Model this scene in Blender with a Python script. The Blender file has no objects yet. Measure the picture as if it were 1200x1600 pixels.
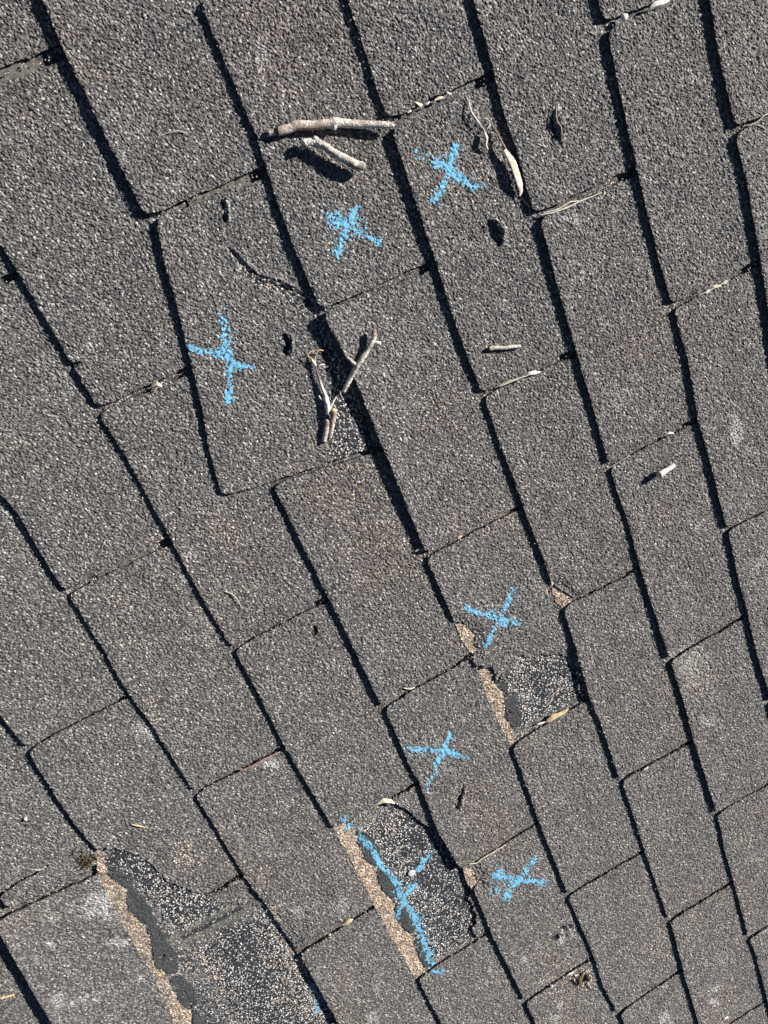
import bpy, math, random
import numpy as np
from mathutils import Matrix, Vector

rng = np.random.RandomState(7)
random.seed(7)
MM = 0.001

# ------------------------------------------------------------------ camera
# roof frame: x along the courses, y up the slope, z out of the roof (millimetres)
CR = np.array([[0.3692546, 0.8979211, 0.2395595],
               [0.852637, -0.4298741, 0.2970157],
               [0.3696771, 0.0945829, -0.9243338]])
CT = np.array([-743.7235544, -195.0482647, 640.2686253])
CC = -CR.T @ CT
PITCH = math.radians(24)
ROOF = Matrix.Rotation(PITCH, 4, 'X')

scene = bpy.context.scene
COL = scene.collection
cam_data = bpy.data.cameras.new("camera")
cam = bpy.data.objects.new("camera", cam_data)
COL.objects.link(cam)
Rc = Matrix([list(CR.T[i]) for i in range(3)])           # columns: camera x, down, forward in roof axes
M = Matrix.Identity(4)
for i in range(3):
    M[i][0] = Rc[i][0]; M[i][1] = -Rc[i][1]; M[i][2] = -Rc[i][2]; M[i][3] = CC[i] * MM
cam.matrix_world = ROOF @ M
cam_data.sensor_fit = 'VERTICAL'
cam_data.sensor_height = 32.0
cam_data.sensor_width = 24.0
cam_data.lens = 32.0 * 1200 / 1600
cam_data.clip_start = 0.01
cam_data.clip_end = 200
scene.camera = cam

# ------------------------------------------------------------------ light
SUN_EL = math.radians(26.5)
SUN_AZ = math.radians(100)
sun_local = Vector((math.cos(SUN_EL) * math.cos(SUN_AZ), math.cos(SUN_EL) * math.sin(SUN_AZ), math.sin(SUN_EL)))
sun_dir = (ROOF.to_3x3() @ sun_local).normalized()
sd = bpy.data.lights.new("sun", 'SUN')
sd.energy = 5.0
sd.angle = math.radians(0.5)
sd.color = (1.0, 0.955, 0.90)
so = bpy.data.objects.new("sun", sd)
COL.objects.link(so)
so.rotation_euler = sun_dir.to_track_quat('Z', 'Y').to_euler()
world = bpy.data.worlds.new("World")
scene.world = world
world.use_nodes = True
wn = world.node_tree
bg = wn.nodes['Background']
sky = wn.nodes.new('ShaderNodeTexSky')
sky.sky_type = 'NISHITA'
sky.sun_disc = False
sky.air_density = 0.25
sky.dust_density = 0.1
sky.sun_elevation = math.asin(sun_dir.z)
sky.sun_rotation = math.atan2(sun_dir.x, sun_dir.y)
wn.links.new(sky.outputs[0], bg.inputs[0])
bg.inputs[1].default_value = 0.05
scene.view_settings.view_transform = 'Standard'
scene.view_settings.look = 'None'
scene.view_settings.exposure = 0.85
scene.view_settings.gamma = 1
scene.view_settings.use_curve_mapping = False


# ------------------------------------------------------------------ geometry of the view
def unp(px, py, z=4.0):
    """point of the roof (mm) seen at a place of the photograph, at height z over the deck"""
    d = CR.T @ np.array([(px - 600) / 1200, (py - 800) / 1200, 1.0])
    s = (z - CC[2]) / d[2]
    return (CC + s * d)[:2]


def prj(x, y, z):
    q = np.stack([x, y, z], -1) @ CR.T + CT
    w = np.maximum(q[..., 2], 1e-3)
    return q[..., 0] / w * 1200 + 600, q[..., 1] / w * 1200 + 800


def inpoly(px, py, poly):
    r = np.zeros(px.shape, bool)
    n = len(poly)
    for i in range(n):
        x1, y1 = poly[i]
        x2, y2 = poly[(i + 1) % n]
        if y1 == y2:
            continue
        c = ((y1 > py) != (y2 > py)) & (px < (x2 - x1) * (py - y1) / (y2 - y1) + x1)
        r ^= c
    return r


def seg_dist(px, py, pts):
    """distance to a polyline and the parameter along it"""
    best = np.full(px.shape, 1e9)
    par = np.zeros(px.shape)
    n = len(pts) - 1
    for i in range(n):
        ax, ay = pts[i][:2]
        bx, by = pts[i + 1][:2]
        dx, dy = bx - ax, by - ay
        L = dx * dx + dy * dy + 1e-9
        t = np.clip(((px - ax) * dx + (py - ay) * dy) / L, 0, 1)
        d = np.hypot(px - ax - t * dx, py - ay - t * dy)
        m = d < best
        best = np.where(m, d, best)
        par = np.where(m, (i + t) / n, par)
    return best, par


# ---- noises on the roof plane (mm)
HT = rng.rand(4, 1024, 1024)


def vnoise(x, y, s, ch=0):
    X = x / s + 300.37
    Y = y / s + 411.71
    i = np.floor(X).astype(int)
    j = np.floor(Y).astype(int)
    fx = X - i
    fy = Y - j
    fx = fx * fx * (3 - 2 * fx)
    fy = fy * fy * (3 - 2 * fy)
    T = HT[ch]
    a = T[i & 1023, j & 1023]
    b = T[(i + 1) & 1023, j & 1023]
    c = T[i & 1023, (j + 1) & 1023]
    d = T[(i + 1) & 1023, (j + 1) & 1023]
    return (a * (1 - fx) + b * fx) * (1 - fy) + (c * (1 - fx) + d * fx) * fy


def grains(x, y, s):
    """rounded stones pressed side by side: height 0..1"""
    X = x / s
    Y = y / s
    i0 = np.floor(X).astype(int)
    j0 = np.floor(Y).astype(int)
    best = np.full(x.shape, 9.0)
    hv = np.zeros(x.shape)
    for di in (-1, 0, 1):
        for dj in (-1, 0, 1):
            i = i0 + di
            j = j0 + dj
            cx = i + HT[0][i & 1023, j & 1023]
            cy = j + HT[1][i & 1023, j & 1023]
            d = (X - cx) ** 2 + (Y - cy) ** 2
            m = d < best
            best = np.where(m, d, best)
            hv = np.where(m, HT[2][i & 1023, j & 1023], hv)
    return hv * 0.75 + 0.45 * np.maximum(0, 1 - best * 1.8)


# ------------------------------------------------------------------ materials
def new_mat(name, rough=0.9, spec=0.3):
    m = bpy.data.materials.new(name)
    m.use_nodes = True
    nt = m.node_tree
    b = nt.nodes['Principled BSDF']
    b.inputs['Roughness'].default_value = rough
    b.inputs['Specular IOR Level'].default_value = spec
    return m, nt, b


def ramp(nt, stops, src, interp='LINEAR'):
    r = nt.nodes.new('ShaderNodeValToRGB')
    r.color_ramp.interpolation = interp
    el = r.color_ramp.elements
    while len(el) < len(stops):
        el.new(0.5)
    for e, (p, c) in zip(el, stops):
        e.position = p
        e.color = (*c, 1)
    nt.links.new(src, r.inputs[0])
    return r.outputs[0]


def mix(nt, f, a, b, mode='MIX'):
    n = nt.nodes.new('ShaderNodeMix')
    n.data_type = 'RGBA'
    n.blend_type = mode
    for sock, v in ((n.inputs[0], f), (n.inputs[6], a), (n.inputs[7], b)):
        if hasattr(v, 'is_linked'):
            nt.links.new(v, sock)
        elif isinstance(v, (int, float)):
            sock.default_value = v
        else:
            sock.default_value = (*v, 1)
    return n.outputs[2]


def math_n(nt, op, a, b=0.0, clamp=False):
    n = nt.nodes.new('ShaderNodeMath')
    n.operation = op
    n.use_clamp = clamp
    for sock, v in ((n.inputs[0], a), (n.inputs[1], b)):
        if hasattr(v, 'is_linked'):
            nt.links.new(v, sock)
        else:
            sock.default_value = v
    return n.outputs[0]


def voro(nt, vec, scale, feature='F1'):
    v = nt.nodes.new('ShaderNodeTexVoronoi')
    v.feature = feature
    v.inputs['Scale'].default_value = scale
    nt.links.new(vec, v.inputs['Vector'])
    return v


def noise(nt, vec, scale, detail=3):
    v = nt.nodes.new('ShaderNodeTexNoise')
    v.inputs['Scale'].default_value = scale
    v.inputs['Detail'].default_value = detail
    nt.links.new(vec, v.inputs['Vector'])
    return v.outputs[0]


GREY = [(0.0, (.045, .045, .047)), (.22, (.080, .079, .080)), (.45, (.122, .119, .117)), (.66, (.165, .160, .155)),
        (.84, (.225, .217, .207)), (.95, (.33, .32, .30)), (1.0, (.55, .54, .50))]
TAN = [(0, (.19, .135, .095)), (.3, (.38, .28, .20)), (.6, (.55, .43, .32)), (.85, (.70, .58, .45)), (1, (.86, .77, .65))]


def granule_mat(name, mode):
    m, nt, b = new_mat(name, .82, .35)
    tc = nt.nodes.new('ShaderNodeTexCoord')
    geo = nt.nodes.new('ShaderNodeNewGeometry')
    vec = tc.outputs['Object']
    va = voro(nt, vec, 1 / .00175)
    sep = nt.nodes.new('ShaderNodeSeparateColor')
    nt.links.new(va.outputs['Color'], sep.inputs[0])
    r1, r2, r3 = sep.outputs
    pos = tc.outputs['Object']
    big = noise(nt, geo.outputs['Position'], 7, 4)
    mid = noise(nt, geo.outputs['Position'], 38, 4)
    if mode == 'tan':
        col = ramp(nt, TAN, r1)
        col = mix(nt, ramp(nt, [(0, (0, 0, 0)), (.9, (0, 0, 0)), (.93, (1, 1, 1))], r2, 'CONSTANT'), col, (.05, .045, .04))
        col = mix(nt, ramp(nt, [(0, (0, 0, 0)), (.42, (0, 0, 0)), (.62, (.9, .9, .9))], noise(nt, vec, 110, 4)), col, mix(nt, .55, col, (.13, .11, .095)))
    else:
        col = ramp(nt, GREY, r1)
        # weathering: warmer and paler areas
        warm = mix(nt, 1.0, col, (1.07, 1.0, .95), 'MULTIPLY')
        col = mix(nt, ramp(nt, [(.46, (0, 0, 0)), (.72, (1, 1, 1))], big), col, warm)
        col = mix(nt, 1.0, col, ramp(nt, [(.25, (.80, .80, .81)), (.75, (1.18, 1.17, 1.15))], mid), 'MULTIPLY')
        at = nt.nodes.new('ShaderNodeAttribute')
        at.attribute_name = 'wear'
        ws = nt.nodes.new('ShaderNodeSeparateColor')
        nt.links.new(at.outputs['Color'], ws.inputs[0])
        bare, tan, pale_amt = ws.outputs
        dust = at.outputs['Alpha']
        # tan stones where the weathered coat is gone
        tcol = ramp(nt, TAN, r1)
        ft = math_n(nt, 'LESS_THAN', r3, tan)
        col = mix(nt, ft, col, tcol)
        # asphalt laid bare, some pale stones left on it
        vb = voro(nt, vec, 1 / .0020)
        sb = nt.nodes.new('ShaderNodeSeparateColor')
        nt.links.new(vb.outputs['Color'], sb.inputs[0])
        stones = ramp(nt, [(0, (.20, .205, .21)), (.3, (.40, .40, .39)), (.65, (.64, .63, .60)), (1, (.90, .88, .84))], sb.outputs[1])
        stones = mix(nt, math_n(nt, 'LESS_THAN', sb.outputs[2], math_n(nt, 'SUBTRACT', tan, .36)), stones, tcol)
        keep = math_n(nt, 'LESS_THAN', sb.outputs[0], math_n(nt, 'ADD', math_n(nt, 'MULTIPLY', tan, .92), .07))
        keep = math_n(nt, 'MULTIPLY', keep, math_n(nt, 'LESS_THAN', vb.outputs['Distance'], .50))
        asph = mix(nt, mid, (.016, .019, .024), (.040, .045, .053))
        bcol = mix(nt, keep, asph, stones)
        rn = math_n(nt, 'LESS_THAN', r2, bare)
        col = mix(nt, rn, col, bcol)
        fl = math_n(nt, 'MULTIPLY', pale_amt, ramp(nt, [(.4, (0, 0, 0)), (.62, (1, 1, 1))], noise(nt, vec, 420, 3)))
        col = mix(nt, math_n(nt, 'MULTIPLY', fl, .9), col, (.60, .60, .57))
        col = mix(nt, math_n(nt, 'MULTIPLY', dust, .85), col, (.175, .17, .145))
    nt.links.new(col, b.inputs['Base Color'])
    oi = nt.nodes.new('ShaderNodeObjectInfo')
    col = mix(nt, 1.0, col, ramp(nt, [(0, (.88, .89, .91)), (.5, (1.0, .99, .98)), (1, (1.10, 1.08, 1.05))], oi.outputs['Random']), 'MULTIPLY')
    bump = nt.nodes.new('ShaderNodeBump')
    bump.inputs['Strength'].default_value = .9
    bump.inputs['Distance'].default_value = .0007
    h = math_n(nt, 'SUBTRACT', math_n(nt, 'MULTIPLY', r3, .6), math_n(nt, 'MULTIPLY', va.outputs['Distance'], 1.0))
    nt.links.new(h, bump.inputs['Height'])
    nt.links.new(bump.outputs[0], b.inputs['Normal'])
    return m


M_GRAN = granule_mat('weathered_granules', 'grey')
M_TAN = granule_mat('tan_granules', 'tan')


def plain_mat(name, c1, c2, scale, rough=.85, bump=.3, spec=.3, stretch=None, detail=4):
    m, nt, b = new_mat(name, rough, spec)
    tc = nt.nodes.new('ShaderNodeTexCoord')
    vec = tc.outputs['Object']
    if stretch:
        mp = nt.nodes.new('ShaderNodeMapping')
        mp.inputs['Scale'].default_value = stretch
        nt.links.new(vec, mp.inputs[0])
        vec = mp.outputs[0]
    n = noise(nt, vec, scale, detail)
    c = ramp(nt, [(.32, c1), (.68, c2)], n)
    nt.links.new(c, b.inputs['Base Color'])
    bp = nt.nodes.new('ShaderNodeBump')
    bp.inputs['Strength'].default_value = bump
    bp.inputs['Distance'].default_value = .0006
    nt.links.new(n, bp.inputs['Height'])
    nt.links.new(bp.outputs[0], b.inputs['Normal'])
    return m


M_SEAL = plain_mat('sealant', (.026, .029, .031), (.090, .095, .097), 650, .75, 1.0)
M_CHALK = plain_mat('blue_chalk', (.09, .34, .54), (.24, .55, .76), 700, .95, .3)
def bark_mat(name, dark, mid, pale):
    m, nt, b = new_mat(name, .8, .3)
    tc = nt.nodes.new('ShaderNodeTexCoord')
    vec = tc.outputs['Object']
    n1 = noise(nt, vec, 75, 5)
    n2 = noise(nt, vec, 620, 6)
    v = voro(nt, vec, 260)
    c = ramp(nt, [(.32, dark), (.44, mid), (.56, pale)], n1)
    c = mix(nt, ramp(nt, [(.42, (0, 0, 0)), (.58, (.75, .75, .75))], n2), c, dark)
    c = mix(nt, ramp(nt, [(.10, (1, 1, 1)), (.16, (0, 0, 0))], v.outputs['Distance']), c, pale)
    nt.links.new(c, b.inputs['Base Color'])
    bp = nt.nodes.new('ShaderNodeBump')
    bp.inputs['Strength'].default_value = 1.0
    bp.inputs['Distance'].default_value = .0009
    nt.links.new(n2, bp.inputs['Height'])
    nt.links.new(bp.outputs[0], b.inputs['Normal'])
    return m


M_BARK = bark_mat('twig_bark', (.20, .14, .105), (.46, .39, .33), (.78, .73, .66))
M_PALE_BARK = bark_mat('pale_twig_bark', (.19, .16, .125), (.48, .45, .38), (.84, .82, .74))
M_RED_BARK = plain_mat('reddish_twig_bark', (.16, .10, .085), (.42, .32, .28), 380, .85, .5)
M_WOOD = plain_mat('cut_wood', (.45, .34, .17), (.70, .56, .33), 700, .8, .3)
M_LEAF = plain_mat('dry_leaf', (.42, .35, .25), (.80, .75, .63), 210, .75, .8, detail=8)
M_STRAW = plain_mat('straw', (.42, .38, .29), (.72, .68, .58), 400, .7, .2)
M_PALE = plain_mat('bleached_debris', (.50, .48, .42), (.82, .80, .74), 500, .8, .4)
M_TANLEAF = plain_mat('tan_husk', (.42, .30, .16), (.74, .58, .36), 350, .7, .4)
M_ORANGE = plain_mat('orange_husk', (.20, .09, .03), (.60, .36, .14), 500, .6, .5)
M_MOSS = plain_mat('dry_moss', (.035, .030, .018), (.16, .13, .08), 500, .95, .8)
M_NAIL = plain_mat('pale_metal', (.55, .62, .60), (.66, .72, .70), 300, .45, .05, .5)
M_DARK = plain_mat('dark_debris', (.02, .016, .012), (.07, .055, .04), 500, .9, .5)
M_EDGE = plain_mat('asphalt_edge', (.012, .012, .012), (.04, .038, .036), 900, .9, .6)


# ------------------------------------------------------------------ mesh helpers
def link(name, me, mat, parent=None, loc=(0, 0, 0), top=False):
    o = bpy.data.objects.new(name, me)
    COL.objects.link(o)
    if mat is not None and len(me.materials) == 0:
        me.materials.append(mat)
    if parent is not None:
        o.parent = parent
    o.location = loc
    if top:
        o.matrix_world = ROOF @ Matrix.Translation(Vector(loc))
    return o


def mesh_np(name, V, F, smooth=True, wear=None, matidx=None):
    """V (n,3) in mm, F (m,4) or (m,3)"""
    me = bpy.data.meshes.new(name)
    k = F.shape[1]
    me.vertices.add(len(V))
    me.vertices.foreach_set('co', (V * MM).astype(np.float32).ravel())
    me.loops.add(F.size)
    me.loops.foreach_set('vertex_index', F.astype(np.int32).ravel())
    me.polygons.add(len(F))
    me.polygons.foreach_set('loop_start', (np.arange(len(F)) * k).astype(np.int32))
    me.polygons.foreach_set('loop_total', np.full(len(F), k, np.int32))
    me.polygons.foreach_set('use_smooth', np.full(len(F), smooth))
    if matidx is not None:
        me.polygons.foreach_set('material_index', matidx.astype(np.int32))
    me.update(calc_edges=True)
    if wear is not None:
        a = me.color_attributes.new('wear', 'FLOAT_COLOR', 'POINT')
        a.data.foreach_set('color', wear.astype(np.float32).ravel())
    return me


def sheet(name, X, Y, Z, keep, thick, wear, mat, parent, label=None, edge_mat=None, smooth=False):
    """grid of heights (keep: faces to keep) with its cut edges closed down by `thick`"""
    n, m = X.shape
    idx = np.arange(n * m).reshape(n, m)
    F = np.stack([idx[:-1, :-1], idx[1:, :-1], idx[1:, 1:], idx[:-1, 1:]], -1)[keep]
    if len(F) == 0:
        return None
    V = np.stack([X.ravel(), Y.ravel(), Z.ravel()], -1)
    W = wear.reshape(-1, 4)
    used = np.unique(F)
    re = np.full(n * m, -1)
    re[used] = np.arange(len(used))
    F = re[F]
    V = V[used]
    W = W[used]
    # boundary edges
    E = np.concatenate([F[:, [0, 1]], F[:, [1, 2]], F[:, [2, 3]], F[:, [3, 0]]])
    key = E.min(1).astype(np.int64) * (len(V) + 1) + E.max(1)
    u, inv, cnt = np.unique(key, return_inverse=True, return_counts=True)
    Bd = E[cnt[inv] == 1]
    ids = np.unique(Bd)
    lo = np.full(len(V), -1)
    lo[ids] = len(V) + np.arange(len(ids))
    V2 = V[ids].copy()
    V2[:, 2] -= thick
    W2 = W[ids].copy()
    S = np.stack([Bd[:, 1], Bd[:, 0], lo[Bd[:, 0]], lo[Bd[:, 1]]], -1)
    V = np.concatenate([V, V2])
    W = np.concatenate([W, W2])
    nf = len(F)
    F = np.concatenate([F, S])
    mi = np.zeros(len(F), int)
    mi[nf:] = 1
    org = np.array([V[:, 0].mean(), V[:, 1].mean(), 0])
    me = mesh_np(name, V - org, F, smooth, W, mi)
    me.materials.append(mat)
    me.materials.append(edge_mat or M_EDGE)
    o = link(name, me, None, parent, tuple(org * MM))
    if label:
        o['label'] = label
    return o


# ------------------------------------------------------------------ the courses
EXP = 127.0
TAB = 305.0
H = 3.6                                             # thickness of one shingle
ROWS = 'ZYX'                                        # rows below A
NAMES = {c: i for i, c in enumerate('ABCDEFGHIJKL')}

# lower (butt) edge of each tab as (px, py) points: course index -> first joint -> points
BUTT = {
    0: {3.5: [(-30, 1350), (0, 1399), (16, 1421)], 3.6: [(0, 1450), (50, 1537), (83, 1592)]},
    1: {1: [(0, 1118), (35, 1160)], 2: [(42, 1172), (60, 1200), (80, 1233), (115, 1285), (148, 1325)],
        3: [(150, 1325), (300, 1600)]},
    2: {.5: [(0, 770), (27, 800), (60, 857), (95, 915)], 1.5: [(107, 930), (152, 1000), (200, 1083), (233, 1127), (298, 1230)],
        2.5: [(303, 1238), (330, 1283), (380, 1367), (413, 1413), (466, 1490)], 3.5: [(468, 1492), (480, 1513), (527, 1597)]},
    3: {0: [(-20, 345), (33, 433), (113, 570), (153, 636)], 1: [(157, 650), (193, 707), (243, 800), (267, 843), (320, 943), (360, 1010)],
        2: [(370, 1023), (400, 1077), (447, 1170), (520, 1293)], 3: [(525, 1300), (560, 1367), (590, 1417), (647, 1520)],
        4: [(653, 1530), (690, 1600)]},
    4: {-.5: [(67, 0), (97, 73), (140, 160), (167, 217), (223, 330)], .5: [(242, 345), (253, 400), (277, 483), (302, 577), (320, 650), (333, 717), (350, 774)],
        1.5: [(437, 780), (447, 800), (513, 933), (550, 1007), (593, 1097)], 2.5: [(601, 1107), (640, 1197), (655, 1223), (683, 1297), (720, 1360)],
        3.5: [(731, 1368), (747, 1407), (767, 1457), (800, 1523), (817, 1558)], 4.5: [(822, 1568), (837, 1600)]},
    5: {0: [(310, 0), (353, 100), (400, 213), (417, 267), (433, 317), (463, 397), (500, 480)],
        1: [(503, 490), (527, 533), (557, 600), (593, 690), (613, 737), (638, 800), (662, 857)],
        2: [(668, 877), (693, 933), (713, 977), (735, 1022), (797, 1160)], 3: [(801, 1168), (812, 1200), (843, 1287), (867, 1347), (885, 1392)],
        4: [(889, 1405), (927, 1493), (943, 1543), (963, 1580)]},
    6: {-.5: [(543, 0), (573, 90), (605, 187)], .5: [(613, 210), (643, 300), (677, 400), (703, 483), (733, 567), (752, 613)],
        1.5: [(758, 625), (783, 700), (800, 743), (820, 800), (850, 877), (868, 930), (876, 944)],
        2.5: [(881, 957), (897, 1007), (920, 1087), (943, 1143), (965, 1210)], 3.5: [(972, 1222), (997, 1297), (1008, 1333), (1027, 1387), (1042, 1430)],
        4.5: [(1048, 1442), (1067, 1517), (1092, 1600)]},
    7: {0: [(738, 0), (767, 100), (783, 167), (800, 217), (833, 332)], 1: [(843, 347), (857, 400), (877, 473), (900, 550), (920, 617), (948, 718)],
        2: [(953, 733), (973, 793), (977, 800), (1000, 890), (1020, 950), (1042, 1022)], 3: [(1048, 1036), (1067, 1093), (1083, 1157), (1097, 1200), (1117, 1265)],
        4: [(1121, 1275), (1133, 1333), (1147, 1380), (1168, 1460)], 5: [(1171, 1467), (1180, 1490), (1200, 1567)]},
    8: {-.5: [(933, 0), (942, 37)], .5: [(947, 50), (963, 127), (993, 263), (1010, 333), (1027, 400), (1048, 474)],
        1.5: [(1052, 484), (1073, 560), (1090, 657), (1110, 727), (1127, 797), (1133, 822)], 2.5: [(1137, 832), (1150, 893), (1168, 963), (1183, 1027), (1200, 1083)]},
    9: {0: [(1107, 0), (1120, 83), (1146, 195)], 1: [(1148, 213), (1167, 293), (1185, 400), (1200, 493)]},
}
# joints seen in the photograph: course -> u -> (left px, right px, gap at left mm, gap at right mm)
KEYS = {
    -1: {4: ((-20, 1573), (50, 1538), 3, 4)},
    0: {3.5: ((-20, 1403), (142, 1315), 2.5, 3.5), 3.6: ((-20, 1436), (150, 1362), 4.5, 11)},
    1: {2: ((40, 1170), (203, 1087), 1.2, 2.4), 3: ((190, 1466), (383, 1368), 2.6, 2.8)},
    2: {1.5: ((106, 925), (266, 846), 2.0, 5.5), 2.5: ((303, 1238), (447, 1168), 2.0, 3.4), 3.5: ((467, 1489), (592, 1416), 2.8, 3.2)},
    3: {0: ((-90, 152), (93, 82), 8.5, 7.0), 1: ((156, 641), (300, 577), 2.0, 6.0), 2: ((364, 1013), (514, 936), 1.4, 3.8),
        3: ((522, 1296), (656, 1224), 2.0, 3.4), 4: ((650, 1527), (767, 1459), 3.2, 2.8)},
    4: {.5: ((238, 339), (411, 269), 1.5, 7.5), 1.5: ((352, 777), (592, 702), 1.6, 4.2), 2.5: ((599, 1103), (736, 1027), 2.6, 4.2),
        3.5: ((730, 1354), (840, 1289), 2.4, 2.4), 4.5: ((819, 1565), (928, 1498), 2.6, 4.0)},
    5: {1: ((500, 487), (678, 414), 1.2, 5.4), 2: ((665, 868), (812, 795), 2.2, 2.4), 3: ((798, 1163), (920, 1092), 3.2, 3.0),
        4: ((887, 1398), (1008, 1332), 2.6, 3.0), 5: ((965, 1583), (1067, 1518), 2.4, 3.2)},
    6: {.5: ((611, 193), (769, 119), 5.5, 5.5), 1.5: ((755, 616), (898, 552), 1.4, 4.5), 2.5: ((879, 947), (1001, 889), 2.2, 3.8),
        3.5: ((969, 1218), (1086, 1159), 3.2, 3.4), 4.5: ((1046, 1437), (1148, 1380), 3.0, 3.8)},
    7: {1: ((837, 338), (990, 269), 3.0, 5.0), 2: ((951, 727), (1088, 658), 2.6, 4.2), 3: ((1045, 1030), (1168, 964), 1.8, 3.2),
        4: ((1119, 1270), (1228, 1213), 1.6, 2.4), 5: ((1170, 1464), (1265, 1412), 2.0, 3.0)},
    8: {.5: ((943, 42), (1085, -15), 4.5, 4.5), 1.5: ((1049, 480), (1185, 413), 2.6, 5.0), 2.5: ((1134, 828), (1255, 770), 1.6, 3.0)},
    9: {1: ((1147, 204), (1285, 150), 3.0, 3.5)},
}
# how far the butt stands off the course below (mm) at the two ends of a tab
LIFT = {(4, -.5): (3.6, 3.2), (4, .5): (2.6, .3), (5, 0): (.8, 2.2), (5, 1): (7.5, 3.2), (6, -.5): (.6, 1.6), (6, .5): (3.6, 1.6),
        (6, 1.5): (.8, 2.0), (7, 0): (1.6, 2.6), (7, 1): (2.6, 1.2), (7, 2): (.3, 2.4), (8, -.5): (1.2, 2), (8, .5): (2.2, 1.6), (8, 1.5): (1.2, 2.2),
        (9, 0): (2.4, 2.6), (9, 1): (2.2, 3.0), (3, 0): (1.6, .9), (3, 1): (.5, .3), (2, .5): (1.4, 1.2), (2, 1.5): (.2, .4), (5, 2): (1.6, .6),
        (5, 3): (.8, 1.2), (4, 2.5): (.6, 2.6), (4, 1.5): (1.2, 1.6), (6, 2.5): (1.0, 1.4), (7, 3): (1.6, 1.8), (0, 3.6): (7.0, 4.0), (0, 3.5): (2.5, 3.0), (0, 2.5): (2.0, 2.6), (2, 2.5): (.3, .2),
        (7, 4): (.4, .4), (5, 4): (.4, .8), (6, 3.5): (.5, .6), (8, 2.5): (1.4, 2)}


def joint(k, u):
    """x of the joint as (x at butt, x at next butt, gap left, gap right)"""
    e = KEYS.get(k, {}).get(u)
    if e:
        a = unp(*e[0])
        b = unp(*e[1])
        s = (b[0] - a[0]) / (b[1] - a[1])
        y0 = k * EXP
        return (a[0] + s * (y0 - a[1]), a[0] + s * (y0 + EXP - a[1]), e[2], e[3])
    x = u * TAB + rng.uniform(-2, 2)
    return (x, x + rng.uniform(-1, 1), rng.uniform(1.5, 3.5), rng.uniform(2.5, 4))


JOINT = {}


def get_joint(k, u):
    if (k, u) not in JOINT:
        JOINT[(k, u)] = joint(k, u)
    return JOINT[(k, u)]


# ---- marks on the surface, in photograph points
# pits: (points, half width px, depth mm)
PITS = [([(766, 358), (772, 364)], 12.5, 5.5), ([(775, 370), (778, 378)], 6, 4), ([(445, 526), (449, 541), (445, 551)], 6, 3.2),
        ([(347, 316), (350, 330), (351, 345)], 3.2, 2.6), ([(492, 982), (490, 990)], 3.6, 2.6),
        ([(359, 390), (380, 415), (398, 434)], 2.3, 2.0), ([(403, 438), (432, 446), (455, 453)], 2.4, 2.0), ([(462, 456), (488, 470)], 2.2, 1.4), ([(880, 1452), (890, 1449)], 4.5, 3),
        ([(864, 1467), (871, 1464)], 4, 3), ([(724, 1227), (713, 1262)], 2.4, 2.6), ([(571, 652), (580, 700)], 3.2, 2.4),
        ([(113, 572), (125, 566)], 3.5, 2.0), ([(862, 186), (866, 204), (873, 220)], 2.5, 2.0)]
# lips of torn mat standing up: (points, half width px, height mm)
LIPS = [([(870, 165), (869, 182), (872, 193), (877, 198), (879, 224)], 4.5, 7.5), ([(790, 352), (788, 380)], 5, 1.6), ([(456, 524), (457, 553)], 4, 2.6),
        ([(366, 388), (388, 414), (404, 428), (440, 438), (480, 458)], 3, 1.5), ([(0, 1386), (140, 1309)], 4, 1.6), ([(0, 1421), (60, 1398), (146, 1356)], 4, 1.6), ([(782, 345), (786, 362), (782, 378)], 5, 2.2), ([(729, 1226), (719, 1262)], 3.4, 2.4), ([(896, 1447), (884, 1464)], 4, 2.4),
        ([(356, 316), (358, 345)], 3, 2.2)]
# pale spots: lichen, and lightened lips of the slits and holes (px, py, radius, strength)
PALE_SPOTS = [(869, 170, 4, 1), (868, 182, 4, 1), (872, 194, 4, 1), (877, 210, 3.5, 1), (877, 220, 3.5, 1), (790, 378, 6, .7), (893, 1448, 5, 1), (876, 1466, 5, 1), (425, 1194, 13, .9), (150, 1412, 22, 1), (160, 1375, 12, .6), (225, 1145, 14, .6), (1146, 668, 22, .8), (290, 908, 9, 1), (182, 565, 12, .7),
        (138, 540, 8, .6), (410, 85, 14, .5), (240, 1145, 9, .5), (82, 1428, 14, .7), (78, 1476, 9, .8), (187, 1472, 8, .9), (215, 1525, 8, .8), (130, 1563, 12, .8),
        (92, 1563, 8, .6), (1115, 1563, 10, .9), (1037, 1592, 12, .8), (868, 1590, 10, .6), (875, 1572, 8, .7), (818, 1497, 6, .7), (768, 1513, 8, .7),
        (590, 1545, 12, .6), (540, 1410, 12, .5), (230, 1145, 8, .7), (1040, 170, 12, .35), (1110, 1130, 12, .5), (1080, 1040, 20, .45), (1090, 825, 10, .5),
        (560, 600, 5, .4), (300, 870, 8, .5), (885, 340, 10, .7), (660, 60, 12, .3), (640, 1480, 8, .5), (1130, 1500, 10, .4), (465, 1425, 8, .5),
        (588, 1590, 14, .6), (30, 1545, 8, .4), (1115, 1545, 8, .8), (185, 240, 20, .25), (70, 560, 14, .25), (1180, 880, 14, .3), (985, 620, 14, .25)]
# spots of fresher tan stones
TANS = [(345, 825, 34, .35), (285, 1333, 26, .55), (560, 790, 60, .16), (240, 1110, 22, .3), (430, 1425, 16, .7), (1040, 1480, 60, .16), (830, 380, 20, .15),
        (170, 1052, 6, .6), (690, 640, 50, .12), (1130, 1580, 50, .16), (645, 860, 40, .14), (870, 1530, 40, .2), (910, 1528, 26, .4), (250, 850, 24, .2),
        (850, 912, 22, .4), (590, 760, 40, .14), (1000, 300, 60, .08), (1080, 1050, 40, .14)]
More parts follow.
